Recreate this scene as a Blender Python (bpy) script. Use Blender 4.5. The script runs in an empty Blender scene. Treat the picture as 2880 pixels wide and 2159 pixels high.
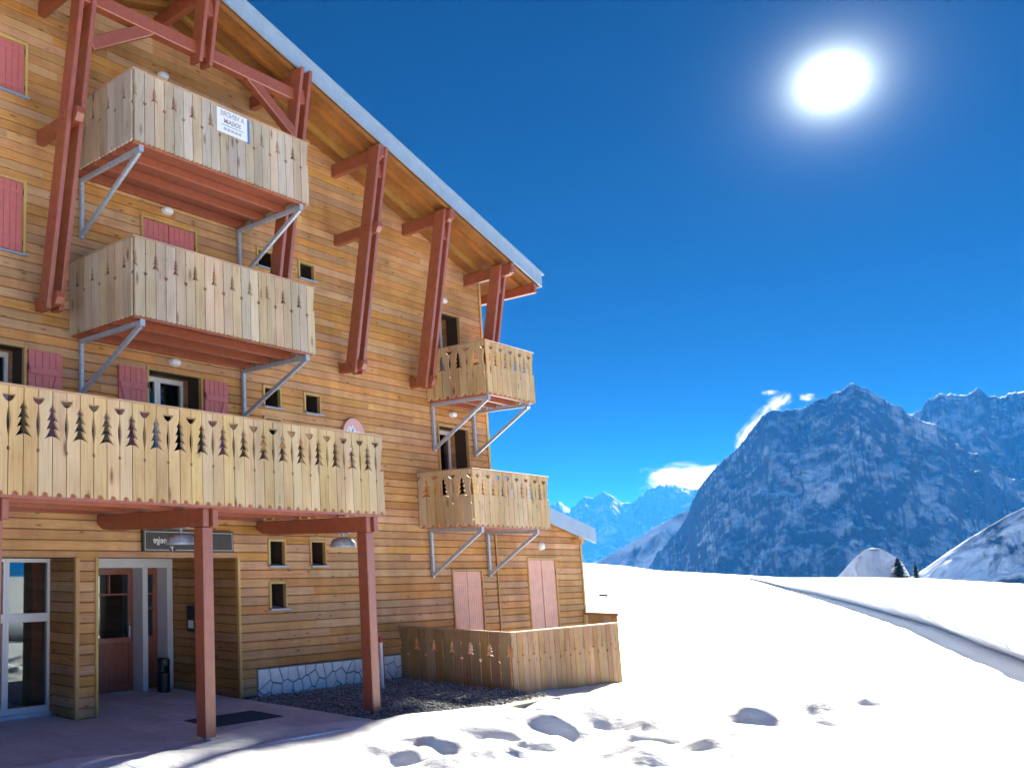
import bpy, bmesh, math, random
import numpy as np
from mathutils import Vector, Matrix

random.seed(7)
RNG = np.random.default_rng(11)
SC = bpy.context.scene
COL = SC.collection

# ------------------------------------------------------------------ camera
EYE = Vector((0.0, 0.0, 2.3))
YAW, PITCH = math.radians(52.014), math.radians(8.281)
FWD = Vector((math.cos(YAW) * math.cos(PITCH), math.sin(YAW) * math.cos(PITCH), math.sin(PITCH)))
RGT = Vector((math.sin(YAW), -math.cos(YAW), 0.0))
UPV = RGT.cross(FWD)
FOC, PCX, PCY = 2539.3, 280.9, 1211.2          # measured on the 2880 x 2159 photograph
cam_d = bpy.data.cameras.new('camera')
cam_d.sensor_fit = 'HORIZONTAL'
cam_d.sensor_width = 36.0
cam_d.lens = 36.0 * FOC / 2880.0
cam_d.shift_x = (1440.0 - PCX) / 2880.0
cam_d.shift_y = (PCY - 1079.5) / 2880.0
cam_d.clip_start = 0.1
cam_d.clip_end = 60000.0
cam = bpy.data.objects.new('camera', cam_d)
COL.objects.link(cam)
mw = Matrix((RGT, UPV, -FWD)).transposed().to_4x4()
mw.translation = EYE
cam.matrix_world = mw
SC.camera = cam

# ------------------------------------------------------------------ light
SUN_EL, SUN_AZ = math.radians(23.06), math.radians(11.07)     # azimuth from +X towards +Y
SUN_DIR = Vector((math.cos(SUN_AZ) * math.cos(SUN_EL), math.sin(SUN_AZ) * math.cos(SUN_EL), math.sin(SUN_EL)))
world = bpy.data.worlds.new('World')
SC.world = world
world.use_nodes = True
wn = world.node_tree
wn.nodes.clear()
wo = wn.nodes.new('ShaderNodeOutputWorld')
bg = wn.nodes.new('ShaderNodeBackground')
bg.inputs['Strength'].default_value = 0.05
sky = wn.nodes.new('ShaderNodeTexSky')
sky.sky_type = 'NISHITA'
sky.sun_disc = False
sky.sun_elevation = SUN_EL
sky.sun_rotation = math.pi / 2 - SUN_AZ
sky.altitude = 1900
sky.air_density = 0.08
sky.dust_density = 0.0
sky.ozone_density = 3.0
hs = wn.nodes.new('ShaderNodeHueSaturation')
hs.inputs['Saturation'].default_value = 1.65
hs.inputs['Value'].default_value = 1.0
wn.links.new(sky.outputs[0], hs.inputs['Color'])
# the sun's own glare in the air around it, tied to its direction in the world
tc = wn.nodes.new('ShaderNodeTexCoord')
nv = wn.nodes.new('ShaderNodeVectorMath'); nv.operation = 'NORMALIZE'
wn.links.new(tc.outputs['Generated'], nv.inputs[0])
dt = wn.nodes.new('ShaderNodeVectorMath'); dt.operation = 'DOT_PRODUCT'
wn.links.new(nv.outputs[0], dt.inputs[0])
dt.inputs[1].default_value = SUN_DIR
mx0 = wn.nodes.new('ShaderNodeMath'); mx0.operation = 'MAXIMUM'
wn.links.new(dt.outputs['Value'], mx0.inputs[0]); mx0.inputs[1].default_value = 0.0
def wmath(op, a_, b_):
    n_ = wn.nodes.new('ShaderNodeMath'); n_.operation = op
    for i_, q_ in enumerate((a_, b_)):
        if isinstance(q_, (int, float)): n_.inputs[i_].default_value = q_
        else: wn.links.new(q_.outputs[0], n_.inputs[i_])
    return n_
gl_t = wmath('ADD', wmath('DIVIDE', wmath('SUBTRACT', 1.0, mx0), 1.5e-4), 1.0)
ga = wmath('MULTIPLY', wmath('POWER', gl_t, -1.75), 34.0)
mixs = wn.nodes.new('ShaderNodeVectorMath'); mixs.operation = 'ADD'
gt = wn.nodes.new('ShaderNodeVectorMath'); gt.operation = 'SCALE'; gt.inputs[0].default_value = (0.80, 0.93, 1.0)
wn.links.new(ga.outputs[0], gt.inputs['Scale'])
wn.links.new(hs.outputs[0], mixs.inputs[0]); wn.links.new(gt.outputs[0], mixs.inputs[1])
wn.links.new(mixs.outputs[0], bg.inputs['Color'])
wn.links.new(bg.outputs[0], wo.inputs['Surface'])

sd = bpy.data.lights.new('sun', 'SUN')
sd.energy = 5.0
sd.angle = math.radians(2.5)
sd.color = (1.0, 0.955, 0.885)
so = bpy.data.objects.new('sun', sd)
COL.objects.link(so)
so.location = EYE + SUN_DIR * 60
so.rotation_euler = (-SUN_DIR).to_track_quat('-Z', 'Y').to_euler()

SC.view_settings.view_transform = 'Standard'
SC.view_settings.look = 'None'
SC.view_settings.exposure = 2.05
SC.view_settings.gamma = 1.0
SC.view_settings.use_curve_mapping = False
SC.render.engine = 'CYCLES'
SC.cycles.use_denoising = True
SC.cycles.max_bounces = 8
SC.cycles.diffuse_bounces = 4
SC.cycles.glossy_bounces = 3
SC.cycles.transparent_max_bounces = 8
SC.cycles.volume_bounces = 1
SC.cycles.volume_max_steps = 128
SC.cycles.sample_clamp_indirect = 6.0
SC.cycles.caustics_reflective = False
SC.cycles.caustics_refractive = False

# ------------------------------------------------------------------ helpers
def ray(px, py):
    return FWD + RGT * ((px - PCX) / FOC) - UPV * ((py - PCY) / FOC)
def at_z(px, py, z):
    d = ray(px, py); return EYE + d * ((z - EYE.z) / d.z)
def az_el(px, py):
    d = ray(px, py)
    return math.atan2(d.y, d.x), math.atan2(d.z, math.hypot(d.x, d.y))
def to_px(p):
    d = Vector(p) - EYE; w = max(d.dot(FWD), 0.05)
    return PCX + FOC * d.dot(RGT) / w, PCY - FOC * d.dot(UPV) / w

WPOS = {}
def empty(name, loc, label, cat, group=None):
    o = bpy.data.objects.new(name, None)
    o.empty_display_size = 0.2
    COL.objects.link(o)
    o.location = loc
    WPOS[o.name] = Vector(loc)
    o['label'] = label; o['category'] = cat
    if group: o['group'] = group
    return o
def tag(o, label=None, cat=None, group=None, kind=None):
    if label: o['label'] = label
    if cat: o['category'] = cat
    if group: o['group'] = group
    if kind: o['kind'] = kind
    return o
def link(o, wpos, parent=None):
    COL.objects.link(o)
    wpos = Vector(wpos)
    WPOS[o.name] = wpos
    if parent is not None:
        o.parent = parent
        o.location = wpos - WPOS[parent.name]
    else:
        o.location = wpos
    return o

class MB:
    def __init__(s):
        s.v = []; s.f = []; s.r = []; s.cr = 0.0; s.mi = []; s.cm = 0
    def add(s, vs, fs):
        b = len(s.v)
        s.v.extend([tuple(p) for p in vs])
        for f in fs:
            s.f.append([b + i for i in f]); s.r.append(s.cr); s.mi.append(s.cm)
        return s
    def box(s, x0, x1, y0, y1, z0, z1):
        vs = [(x, y, z) for z in (z0, z1) for y in (y0, y1) for x in (x0, x1)]
        return s.add(vs, [(0, 2, 3, 1), (4, 5, 7, 6), (0, 1, 5, 4), (2, 6, 7, 3), (0, 4, 6, 2), (1, 3, 7, 5)])
    def prism(s, poly, vec):
        """poly: closed list of 3D points, extruded by vec"""
        n = len(poly); vec = Vector(vec)
        a = [Vector(p) for p in poly]; b = [p + vec for p in a]
        fs = [tuple(range(n - 1, -1, -1)), tuple(range(n, 2 * n))]
        fs += [(i, (i + 1) % n, n + (i + 1) % n, n + i) for i in range(n)]
        return s.add(a + b, fs)
    def beam(s, p0, p1, w, h, side=None, ch=0.0):
        """timber from p0 to p1; w along the side vector, h along the third axis; ch = chamfer"""
        p0, p1 = Vector(p0), Vector(p1)
        d = (p1 - p0).normalized()
        sv = Vector(side) if side else (Vector((0, 0, 1)).cross(d) if abs(d.z) < 0.95 else Vector((1, 0, 0)))
        sv = (sv - d * sv.dot(d)).normalized()
        uv = d.cross(sv)
        a, b = w / 2, h / 2
        if ch > 0:
            pr = [(-a + ch, -b), (a - ch, -b), (a, -b + ch), (a, b - ch), (a - ch, b), (-a + ch, b), (-a, b - ch), (-a, -b + ch)]
        else:
            pr = [(-a, -b), (a, -b), (a, b), (-a, b)]
        return s.prism([p0 + sv * x + uv * y for x, y in pr], p1 - p0)
    def lathe(s, c, prof, n=24, axis='z', a0=0.0, a1=2 * math.pi):
        c = Vector(c); vs = []; full = abs(a1 - a0 - 2 * math.pi) < 1e-6
        m = n if full else n + 1
        for r, h in prof:
            for k in range(m):
                t = a0 + (a1 - a0) * k / n
                q = (r * math.cos(t), r * math.sin(t), h)
                if axis == 'y': q = (q[0], q[2], q[1])
                if axis == 'x': q = (q[2], q[0], q[1])
                vs.append(c + Vector(q))
        fs = []
        for j in range(len(prof) - 1):
            for k in range(n):
                k2 = (k + 1) % m
                fs.append((j * m + k, j * m + k2, (j + 1) * m + k2, (j + 1) * m + k))
        return s.add(vs, fs)
    def build(s, name, mat, parent=None, smooth=False, bevel=0.0, origin=None):
        v = np.array(s.v, dtype=float)
        if origin is None:
            lo, hi = v.min(0), v.max(0)
            origin = ((lo[0] + hi[0]) / 2, (lo[1] + hi[1]) / 2, lo[2])
        me = bpy.data.meshes.new(name)
        me.from_pydata((v - np.array(origin)).tolist(), [], s.f)
        bm = bmesh.new(); bm.from_mesh(me)
        bmesh.ops.recalc_face_normals(bm, faces=bm.faces)
        bm.to_mesh(me); bm.free()
        for m in (mat if isinstance(mat, (list, tuple)) else [mat]):
            me.materials.append(m)
        if any(s.mi):
            me.polygons.foreach_set('material_index', s.mi)
        if any(s.r):
            at = me.attributes.new('rnd', 'FLOAT', 'FACE')
            at.data.foreach_set('value', s.r)
        if smooth:
            me.polygons.foreach_set('use_smooth', [True] * len(me.polygons))
        o = bpy.data.objects.new(name, me)
        link(o, origin, parent)
        if bevel > 0:
            b = o.modifiers.new('bevel', 'BEVEL'); b.width = bevel; b.segments = 1; b.limit_method = 'ANGLE'
        return o

# value noise -------------------------------------------------------
_LAT = np.random.default_rng(5).random((256, 256))
def vnoise(x, y):
    xi = np.floor(x).astype(int); yi = np.floor(y).astype(int)
    fx = x - xi; fy = y - yi
    fx = fx * fx * fx * (fx * (fx * 6 - 15) + 10); fy = fy * fy * fy * (fy * (fy * 6 - 15) + 10)
    g = lambda a, b: _LAT[a & 255, b & 255]
    return (g(xi, yi) * (1 - fx) + g(xi + 1, yi) * fx) * (1 - fy) + (g(xi, yi + 1) * (1 - fx) + g(xi + 1, yi + 1) * fx) * fy
def fbm(x, y, o=5, gain=0.5, ridged=False):
    t = 0.0; a = 1.0; n = 0.0
    for k in range(o):
        v = vnoise(x * 2.03 ** k + 17.3 * k, y * 2.03 ** k + 9.1 * k)
        if ridged: v = 1 - np.abs(2 * v - 1)
        t = t + a * v; n += a; a *= gain
    return t / n
def sstep(a, b, x):
    t = np.clip((x - a) / (b - a), 0, 1); return t * t * (3 - 2 * t)

# ------------------------------------------------------------------ materials
def new_mat(name):
    m = bpy.data.materials.new(name); m.use_nodes = True
    nt = m.node_tree; b = nt.nodes['Principled BSDF']
    return m, nt, b
def N(nt, t, **kw):
    n = nt.nodes.new(t)
    for k, v in kw.items(): setattr(n, k, v)
    return n
def ramp(nt, stops):
    r = N(nt, 'ShaderNodeValToRGB')
    e = r.color_ramp.elements
    while len(e) < len(stops): e.new(0.5)
    for i, (p, c) in enumerate(stops):
        e[i].position = p; e[i].color = (*c, 1) if len(c) == 3 else c
    return r
def plain(name, col, rough=0.5, metal=0.0, var=0.12, scale=6.0, bump=0.0, spec=0.5, tint=0.0):
    """paint, metal, plastic: base colour with soft cloudy wear"""
    m, nt, b = new_mat(name)
    tcn = N(nt, 'ShaderNodeTexCoord')
    oi = N(nt, 'ShaderNodeObjectInfo')
    off = N(nt, 'ShaderNodeVectorMath', operation='ADD')
    sc = N(nt, 'ShaderNodeVectorMath', operation='SCALE'); sc.inputs['Scale'].default_value = 37.0
    cb = N(nt, 'ShaderNodeCombineXYZ')
    for i in range(3): nt.links.new(oi.outputs['Random'], cb.inputs[i])
    nt.links.new(cb.outputs[0], sc.inputs[0]); nt.links.new(tcn.outputs['Object'], off.inputs[0]); nt.links.new(sc.outputs[0], off.inputs[1])
    no = N(nt, 'ShaderNodeTexNoise'); no.inputs['Scale'].default_value = scale; no.inputs['Detail'].default_value = 6; no.inputs['Roughness'].default_value = 0.65
    nt.links.new(off.outputs[0], no.inputs['Vector'])
    lo = tuple(c * (1 - var) for c in col); hi = tuple(min(1, c * (1 + var)) for c in col)
    r = ramp(nt, [(0.3, lo), (0.7, hi)])
    nt.links.new(no.outputs['Fac'], r.inputs[0])
    last = r.outputs[0]
    if tint:
        h = N(nt, 'ShaderNodeHueSaturation')
        mr = N(nt, 'ShaderNodeMapRange'); mr.inputs['To Min'].default_value = 1 - tint; mr.inputs['To Max'].default_value = 1 + tint
        nt.links.new(oi.outputs['Random'], mr.inputs[0]); nt.links.new(mr.outputs[0], h.inputs['Value']); nt.links.new(last, h.inputs['Color'])
        last = h.outputs[0]
    nt.links.new(last, b.inputs['Base Color'])
    b.inputs['Roughness'].default_value = rough; b.inputs['Metallic'].default_value = metal
    b.inputs['Specular IOR Level'].default_value = spec
    if bump:
        bp = N(nt, 'ShaderNodeBump'); bp.inputs['Strength'].default_value = bump; bp.inputs['Distance'].default_value = 0.01
        nt.links.new(no.outputs['Fac'], bp.inputs['Height']); nt.links.new(bp.outputs[0], b.inputs['Normal'])
    return m
def wood(name, dark, mid, light, axis='x', rough=0.65, knots=0.6, vmin=0.72, vmax=1.18, hue=0.018, grey=0.0, knot_scale=1.0, spec=0.3):
    """pine board: grain along one axis, knots, each board its own tone"""
    m, nt, b = new_mat(name)
    L = nt.links.new
    tcn = N(nt, 'ShaderNodeTexCoord'); oi = N(nt, 'ShaderNodeObjectInfo'); at = N(nt, 'ShaderNodeAttribute', attribute_name='rnd')
    ad = N(nt, 'ShaderNodeMath', operation='ADD'); L(oi.outputs['Random'], ad.inputs[0]); L(at.outputs['Fac'], ad.inputs[1])
    fr = N(nt, 'ShaderNodeMath', operation='FRACT'); L(ad.outputs[0], fr.inputs[0])
    wn1 = N(nt, 'ShaderNodeTexWhiteNoise', noise_dimensions='1D'); L(fr.outputs[0], wn1.inputs['W'])
    sc = N(nt, 'ShaderNodeVectorMath', operation='SCALE'); sc.inputs['Scale'].default_value = 60.0; L(wn1.outputs['Color'], sc.inputs[0])
    off = N(nt, 'ShaderNodeVectorMath', operation='ADD'); L(tcn.outputs['Object'], off.inputs[0]); L(sc.outputs[0], off.inputs[1])
    # knots bend the grain around them
    mk = N(nt, 'ShaderNodeMapping'); L(off.outputs[0], mk.inputs[0])
    ks = [9.0, 9.0, 9.0]; ks['xyz'.index(axis)] = 2.6
    mk.inputs['Scale'].default_value = [k * knot_scale for k in ks]
    vo = N(nt, 'ShaderNodeTexVoronoi', feature='F1'); L(mk.outputs[0], vo.inputs['Vector']); vo.inputs['Scale'].default_value = 1.0
    kr = ramp(nt, [(0.05, (1, 1, 1)), (0.20, (0, 0, 0))]); L(vo.outputs['Distance'], kr.inputs[0])
    vsel = N(nt, 'ShaderNodeMath', operation='GREATER_THAN'); vsel.inputs[1].default_value = 0.45
    sepc = N(nt, 'ShaderNodeSeparateColor'); L(vo.outputs['Color'], sepc.inputs[0]); L(sepc.outputs[0], vsel.inputs[0])
    kmask = N(nt, 'ShaderNodeMath', operation='MULTIPLY'); L(kr.outputs[0], kmask.inputs[0]); L(vsel.outputs[0], kmask.inputs[1])
    kk = N(nt, 'ShaderNodeMath', operation='MULTIPLY'); L(kmask.outputs[0], kk.inputs[0]); kk.inputs[1].default_value = knots
    mg = N(nt, 'ShaderNodeMapping'); L(off.outputs[0], mg.inputs[0])
    gs = [42.0, 42.0, 42.0]; gs['xyz'.index(axis)] = 1.7
    mg.inputs['Scale'].default_value = gs
    no = N(nt, 'ShaderNodeTexNoise'); no.inputs['Scale'].default_value = 1.0; no.inputs['Detail'].default_value = 5; no.inputs['Roughness'].default_value = 0.6; no.inputs['Distortion'].default_value = 0.8
    L(mg.outputs[0], no.inputs['Vector'])
    nl = N(nt, 'ShaderNodeTexNoise'); nl.inputs['Scale'].default_value = 1.6; nl.inputs['Detail'].default_value = 4
    L(off.outputs[0], nl.inputs['Vector'])
    sm = N(nt, 'ShaderNodeMath', operation='MULTIPLY_ADD'); L(no.outputs['Fac'], sm.inputs[0]); sm.inputs[1].default_value = 0.6
    s2 = N(nt, 'ShaderNodeMath', operation='MULTIPLY'); L(nl.outputs['Fac'], s2.inputs[0]); s2.inputs[1].default_value = 0.45
    L(s2.outputs[0], sm.inputs[2])
    cr = ramp(nt, [(0.30, dark), (0.50, mid), (0.72, light)]); L(sm.outputs[0], cr.inputs[0])
    mx = N(nt, 'ShaderNodeMix', data_type='RGBA'); L(kk.outputs[0], mx.inputs['Factor']); L(cr.outputs[0], mx.inputs[6])
    mx.inputs[7].default_value = (dark[0] * 0.35, dark[1] * 0.28, dark[2] * 0.22, 1)
    hsn = N(nt, 'ShaderNodeHueSaturation'); L(mx.outputs[2], hsn.inputs['Color'])
    spw = N(nt, 'ShaderNodeSeparateColor'); L(wn1.outputs['Color'], spw.inputs[0])
    a = N(nt, 'ShaderNodeMapRange'); L(spw.outputs[0], a.inputs[0]); a.inputs['To Min'].default_value = vmin; a.inputs['To Max'].default_value = vmax
    gw = N(nt, 'ShaderNodeNewGeometry'); mw_ = N(nt, 'ShaderNodeMapping'); L(gw.outputs['Position'], mw_.inputs[0]); mw_.inputs['Scale'].default_value = (1.5, 1.5, 0.35)
    nw = N(nt, 'ShaderNodeTexNoise'); nw.inputs['Scale'].default_value = 1.0; nw.inputs['Detail'].default_value = 5; nw.inputs['Roughness'].default_value = 0.6; L(mw_.outputs[0], nw.inputs['Vector'])
    aw_ = N(nt, 'ShaderNodeMapRange'); L(nw.outputs['Fac'], aw_.inputs[0]); aw_.inputs['From Min'].default_value = 0.3; aw_.inputs['From Max'].default_value = 0.65; aw_.inputs['To Min'].default_value = 0.74; aw_.inputs['To Max'].default_value = 1.06
    mv_ = N(nt, 'ShaderNodeMath', operation='MULTIPLY'); L(a.outputs[0], mv_.inputs[0]); L(aw_.outputs[0], mv_.inputs[1]); L(mv_.outputs[0], hsn.inputs['Value'])
    a = N(nt, 'ShaderNodeMapRange'); L(spw.outputs[1], a.inputs[0]); a.inputs['To Min'].default_value = 0.5 - hue; a.inputs['To Max'].default_value = 0.5 + hue; L(a.outputs[0], hsn.inputs['Hue'])
    a = N(nt, 'ShaderNodeMapRange'); L(spw.outputs[2], a.inputs[0]); a.inputs['To Min'].default_value = 1.0 - grey; a.inputs['To Max'].default_value = 1.08; L(a.outputs[0], hsn.inputs['Saturation'])
    L(hsn.outputs[0], b.inputs['Base Color'])
    b.inputs['Roughness'].default_value = rough; b.inputs['Specular IOR Level'].default_value = spec
    bp = N(nt, 'ShaderNodeBump'); bp.inputs['Strength'].default_value = 0.25; bp.inputs['Distance'].default_value = 0.004
    L(no.outputs['Fac'], bp.inputs['Height']); L(bp.outputs[0], b.inputs['Normal'])
    return m
def glass(name, tint=(0.75, 0.85, 0.86)):
    m, nt, b = new_mat(name)
    nt.nodes.remove(b)
    out = nt.nodes['Material Output']
    tr = N(nt, 'ShaderNodeBsdfTransparent'); tr.inputs[0].default_value = (*tint, 1)
    gl = N(nt, 'ShaderNodeBsdfGlossy'); gl.inputs['Roughness'].default_value = 0.02; gl.inputs[0].default_value = (1, 1, 1, 1)
    fz = N(nt, 'ShaderNodeFresnel'); fz.inputs['IOR'].default_value = 1.6
    ml = N(nt, 'ShaderNodeMath', operation='MULTIPLY'); nt.links.new(fz.outputs[0], ml.inputs[0]); ml.inputs[1].default_value = 1.7
    mxs = N(nt, 'ShaderNodeMixShader'); nt.links.new(ml.outputs[0], mxs.inputs[0]); nt.links.new(tr.outputs[0], mxs.inputs[1]); nt.links.new(gl.outputs[0], mxs.inputs[2])
    nt.links.new(mxs.outputs[0], out.inputs['Surface'])
    return m
def snow_mat(name, scale=3.0, bump=0.25, dist=0.05):
    m, nt, b = new_mat(name)
    tcn = N(nt, 'ShaderNodeTexCoord')
    no = N(nt, 'ShaderNodeTexNoise'); no.inputs['Scale'].default_value = scale; no.inputs['Detail'].default_value = 8; no.inputs['Roughness'].default_value = 0.62
    nt.links.new(tcn.outputs['Object'], no.inputs['Vector'])
    r = ramp(nt, [(0.3, (0.82, 0.87, 0.935)), (0.7, (0.87, 0.905, 0.955))]); nt.links.new(no.outputs['Fac'], r.inputs[0])
    nt.links.new(r.outputs[0], b.inputs['Base Color'])
    b.inputs['Roughness'].default_value = 0.65; b.inputs['Specular IOR Level'].default_value = 0.25
    bp = N(nt, 'ShaderNodeBump'); bp.inputs['Strength'].default_value = bump; bp.inputs['Distance'].default_value = dist
    nt.links.new(no.outputs['Fac'], bp.inputs['Height']); nt.links.new(bp.outputs[0], b.inputs['Normal'])
    return m
def mountain_mat(name, cover=0.5, soft=0.05, scale=0.02, rock=(0.10, 0.10, 0.11), bump=20.0, slope_w=0.6):
    """bare rock with snow held on ledges and in gullies"""
    m, nt, b = new_mat(name); L = nt.links.new
    tcn = N(nt, 'ShaderNodeTexCoord'); ge = N(nt, 'ShaderNodeNewGeometry')
    no = N(nt, 'ShaderNodeTexNoise'); no.inputs['Scale'].default_value = scale; no.inputs['Detail'].default_value = 5; no.inputs['Roughness'].default_value = 0.62; no.inputs['Distortion'].default_value = 0.6
    mp = N(nt, 'ShaderNodeMapping'); L(tcn.outputs['Object'], mp.inputs[0]); mp.inputs['Scale'].default_value = (1, 1, 0.45); mp.inputs['Rotation'].default_value = (0.25, 0.35, 0.0)
    L(mp.outputs[0], no.inputs['Vector'])
    nb = N(nt, 'ShaderNodeTexNoise'); nb.inputs['Scale'].default_value = scale * 0.16; nb.inputs['Detail'].default_value = 3
    L(tcn.outputs['Object'], nb.inputs['Vector'])
    sx = N(nt, 'ShaderNodeSeparateXYZ'); L(ge.outputs['Normal'], sx.inputs[0])
    s1 = N(nt, 'ShaderNodeMath', operation='MULTIPLY_ADD'); L(sx.outputs['Z'], s1.inputs[0]); s1.inputs[1].default_value = slope_w; L(no.outputs['Fac'], s1.inputs[2])
    s2_ = N(nt, 'ShaderNodeMath', operation='MULTIPLY_ADD'); L(nb.outputs['Fac'], s2_.inputs[0]); s2_.inputs[1].default_value = 0.5; L(s1.outputs[0], s2_.inputs[2])
    mr = N(nt, 'ShaderNodeMapRange'); L(s2_.outputs[0], mr.inputs[0]); mr.inputs['From Min'].default_value = cover - soft; mr.inputs['From Max'].default_value = cover + soft
    n2 = N(nt, 'ShaderNodeTexNoise'); n2.inputs['Scale'].default_value = scale * 5; n2.inputs['Detail'].default_value = 4; L(tcn.outputs['Object'], n2.inputs['Vector'])
    rr = ramp(nt, [(0.3, tuple(c * 0.5 for c in rock)), (0.7, tuple(c * 1.6 for c in rock))]); L(n2.outputs['Fac'], rr.inputs[0])
    mx = N(nt, 'ShaderNodeMix', data_type='RGBA'); L(mr.outputs[0], mx.inputs['Factor']); L(rr.outputs[0], mx.inputs[6]); mx.inputs[7].default_value = (0.80, 0.86, 0.93, 1)
    L(mx.outputs[2], b.inputs['Base Color']); b.inputs['Roughness'].default_value = 0.85; b.inputs['Specular IOR Level'].default_value = 0.15
    bp = N(nt, 'ShaderNodeBump'); bp.inputs['Strength'].default_value = 0.8; bp.inputs['Distance'].default_value = bump
    L(no.outputs['Fac'], bp.inputs['Height']); L(bp.outputs[0], b.inputs['Normal'])
    return m

M = {}
M['clad'] = wood('larch_cladding', (0.41, 0.178, 0.060), (0.61, 0.300, 0.104), (0.73, 0.41, 0.16), 'x', knots=0.85, vmin=0.77, vmax=1.05, hue=0.007, grey=0.16)
M['clad_y'] = wood('larch_cladding_shaded', (0.33, 0.150, 0.05), (0.50, 0.25, 0.09), (0.62, 0.34, 0.13), 'y', knots=0.75, vmin=0.70, vmax=1.08, hue=0.006, grey=0.15)  # same larch in a darker tone, recess shade put into the colour
M['board'] = wood('pale_pine_board', (0.46, 0.265, 0.115), (0.66, 0.45, 0.225), (0.77, 0.57, 0.32), 'z', knots=0.9, knot_scale=0.55, vmin=0.88, vmax=1.05, hue=0.009, grey=0.18)
M['board_grey'] = wood('weathered_pine_board', (0.38, 0.26, 0.165), (0.55, 0.425, 0.30), (0.66, 0.54, 0.41), 'z', knots=0.85, knot_scale=0.6, vmin=0.80, vmax=1.08, hue=0.014, grey=0.40)
M['board_mid'] = wood('sun_bleached_pine_board', (0.42, 0.27, 0.15), (0.62, 0.46, 0.29), (0.73, 0.58, 0.40), 'z', knots=0.85, knot_scale=0.6, vmin=0.82, vmax=1.06, hue=0.012, grey=0.30)
M['board_fence'] = wood('brown_fence_board', (0.30, 0.155, 0.06), (0.46, 0.26, 0.11), (0.58, 0.36, 0.17), 'z', knots=0.6, vmin=0.8, vmax=1.1, hue=0.014, grey=0.15)
M['trim'] = wood('pine_trim', (0.46, 0.28, 0.10), (0.60, 0.40, 0.16), (0.70, 0.50, 0.24), 'z', knots=0.3, vmin=0.9, vmax=1.08)
M['rail'] = wood('handrail_wood', (0.34, 0.20, 0.12), (0.50, 0.33, 0.22), (0.60, 0.43, 0.32), 'x', knots=0.2, vmin=0.9, vmax=1.05)
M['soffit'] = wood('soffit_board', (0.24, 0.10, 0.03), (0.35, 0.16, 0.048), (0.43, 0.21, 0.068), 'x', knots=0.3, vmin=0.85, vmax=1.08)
M['red'] = plain('red_brown_timber_stain', (0.33, 0.084, 0.036), 0.36, var=0.2, scale=9, bump=0.15, spec=1.0, tint=0.06)
M['red'].node_tree.nodes['Principled BSDF'].inputs['Coat Weight'].default_value = 0.25
M['red'].node_tree.nodes['Principled BSDF'].inputs['Coat Roughness'].default_value = 0.28
M['shutter'] = plain('old_rose_shutter_paint', (0.58, 0.17, 0.16), 0.45, var=0.10, scale=7, tint=0.05)
M['shutter_pale'] = plain('salmon_shutter_paint', (0.76, 0.42, 0.32), 0.5, var=0.12, scale=5, tint=0.05)
M['steel'] = plain('galvanised_steel', (0.46, 0.53, 0.62), 0.42, metal=0.35, var=0.22, scale=22)
M['zinc'] = plain('zinc_sheet', (0.36, 0.47, 0.60), 0.45, metal=0.25, var=0.10, scale=3)
M['white'] = plain('white_paint', (0.78, 0.79, 0.80), 0.45, var=0.05, scale=4)
M['white_frame'] = plain('white_window_frame', (0.80, 0.81, 0.82), 0.35, var=0.03)
M['lampglass'] = plain('opal_lamp_glass', (0.82, 0.83, 0.84), 0.25, var=0.02)
M['black'] = plain('black_plastic', (0.018, 0.020, 0.022), 0.35, var=0.2)
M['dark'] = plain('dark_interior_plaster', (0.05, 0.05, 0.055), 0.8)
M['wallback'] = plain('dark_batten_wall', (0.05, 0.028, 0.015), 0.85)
M['glass'] = glass('window_glass')
M['darkred'] = plain('dark_red_curtain', (0.45, 0.045, 0.035), 0.8, var=0.25, scale=8)
M['teal'] = plain('teal_counter', (0.22, 0.36, 0.40), 0.5)
M['stone'] = plain('white_plinth_stone', (0.82, 0.84, 0.85), 0.8, var=0.12, scale=9, bump=0.5, tint=0.08)
M['mortar'] = plain('grey_mortar', (0.20, 0.29, 0.31), 0.9, var=0.2, scale=14, bump=0.3)
M['slab'] = plain('paving_slab', (0.60, 0.69, 0.78), 0.75, var=0.12, scale=5, bump=0.15, tint=0.10)
M['bed'] = plain('sand_joint', (0.18, 0.18, 0.18), 0.9, var=0.2, scale=20)
M['mat'] = plain('blue_rubber_mat', (0.040, 0.085, 0.115), 0.85, var=0.25, scale=60, bump=0.4)
M['gravel'] = wood('gravel_stone', (0.16, 0.165, 0.17), (0.28, 0.285, 0.29), (0.44, 0.45, 0.46), 'z', rough=0.85, knots=0.0, vmin=0.5, vmax=1.7, hue=0.02, grey=0.3)
M['signblack'] = plain('black_sign_board', (0.045, 0.040, 0.038), 0.5, var=0.2)
M['cream'] = plain('cream_lettering', (0.72, 0.70, 0.64), 0.5, var=0.03)
M['signwhite'] = plain('white_sign_panel', (0.82, 0.84, 0.86), 0.4, var=0.02)
M['signblue'] = plain('blue_sign_edge', (0.10, 0.20, 0.52), 0.4)
M['ink'] = plain('grey_violet_ink', (0.34, 0.32, 0.40), 0.5)
M['inkblue'] = plain('blue_grey_ink', (0.26, 0.40, 0.48), 0.5)
M['pink'] = plain('pink_emblem_paint', (0.72, 0.40, 0.36), 0.4, var=0.04)
M['emblue'] = plain('blue_emblem_paint', (0.14, 0.32, 0.55), 0.4, var=0.04)
M['polered'] = plain('red_marker_paint', (0.50, 0.03, 0.04), 0.4)
M['snow'] = snow_mat('snow', 5.0, 0.45, 0.05)
M['snow_far'] = snow_mat('wind_packed_snow', 0.08, 0.6, 1.5)
M['log'] = wood('old_stake_wood', (0.10, 0.06, 0.04), (0.18, 0.11, 0.07), (0.26, 0.17, 0.11), 'x', knots=0.2)
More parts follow.
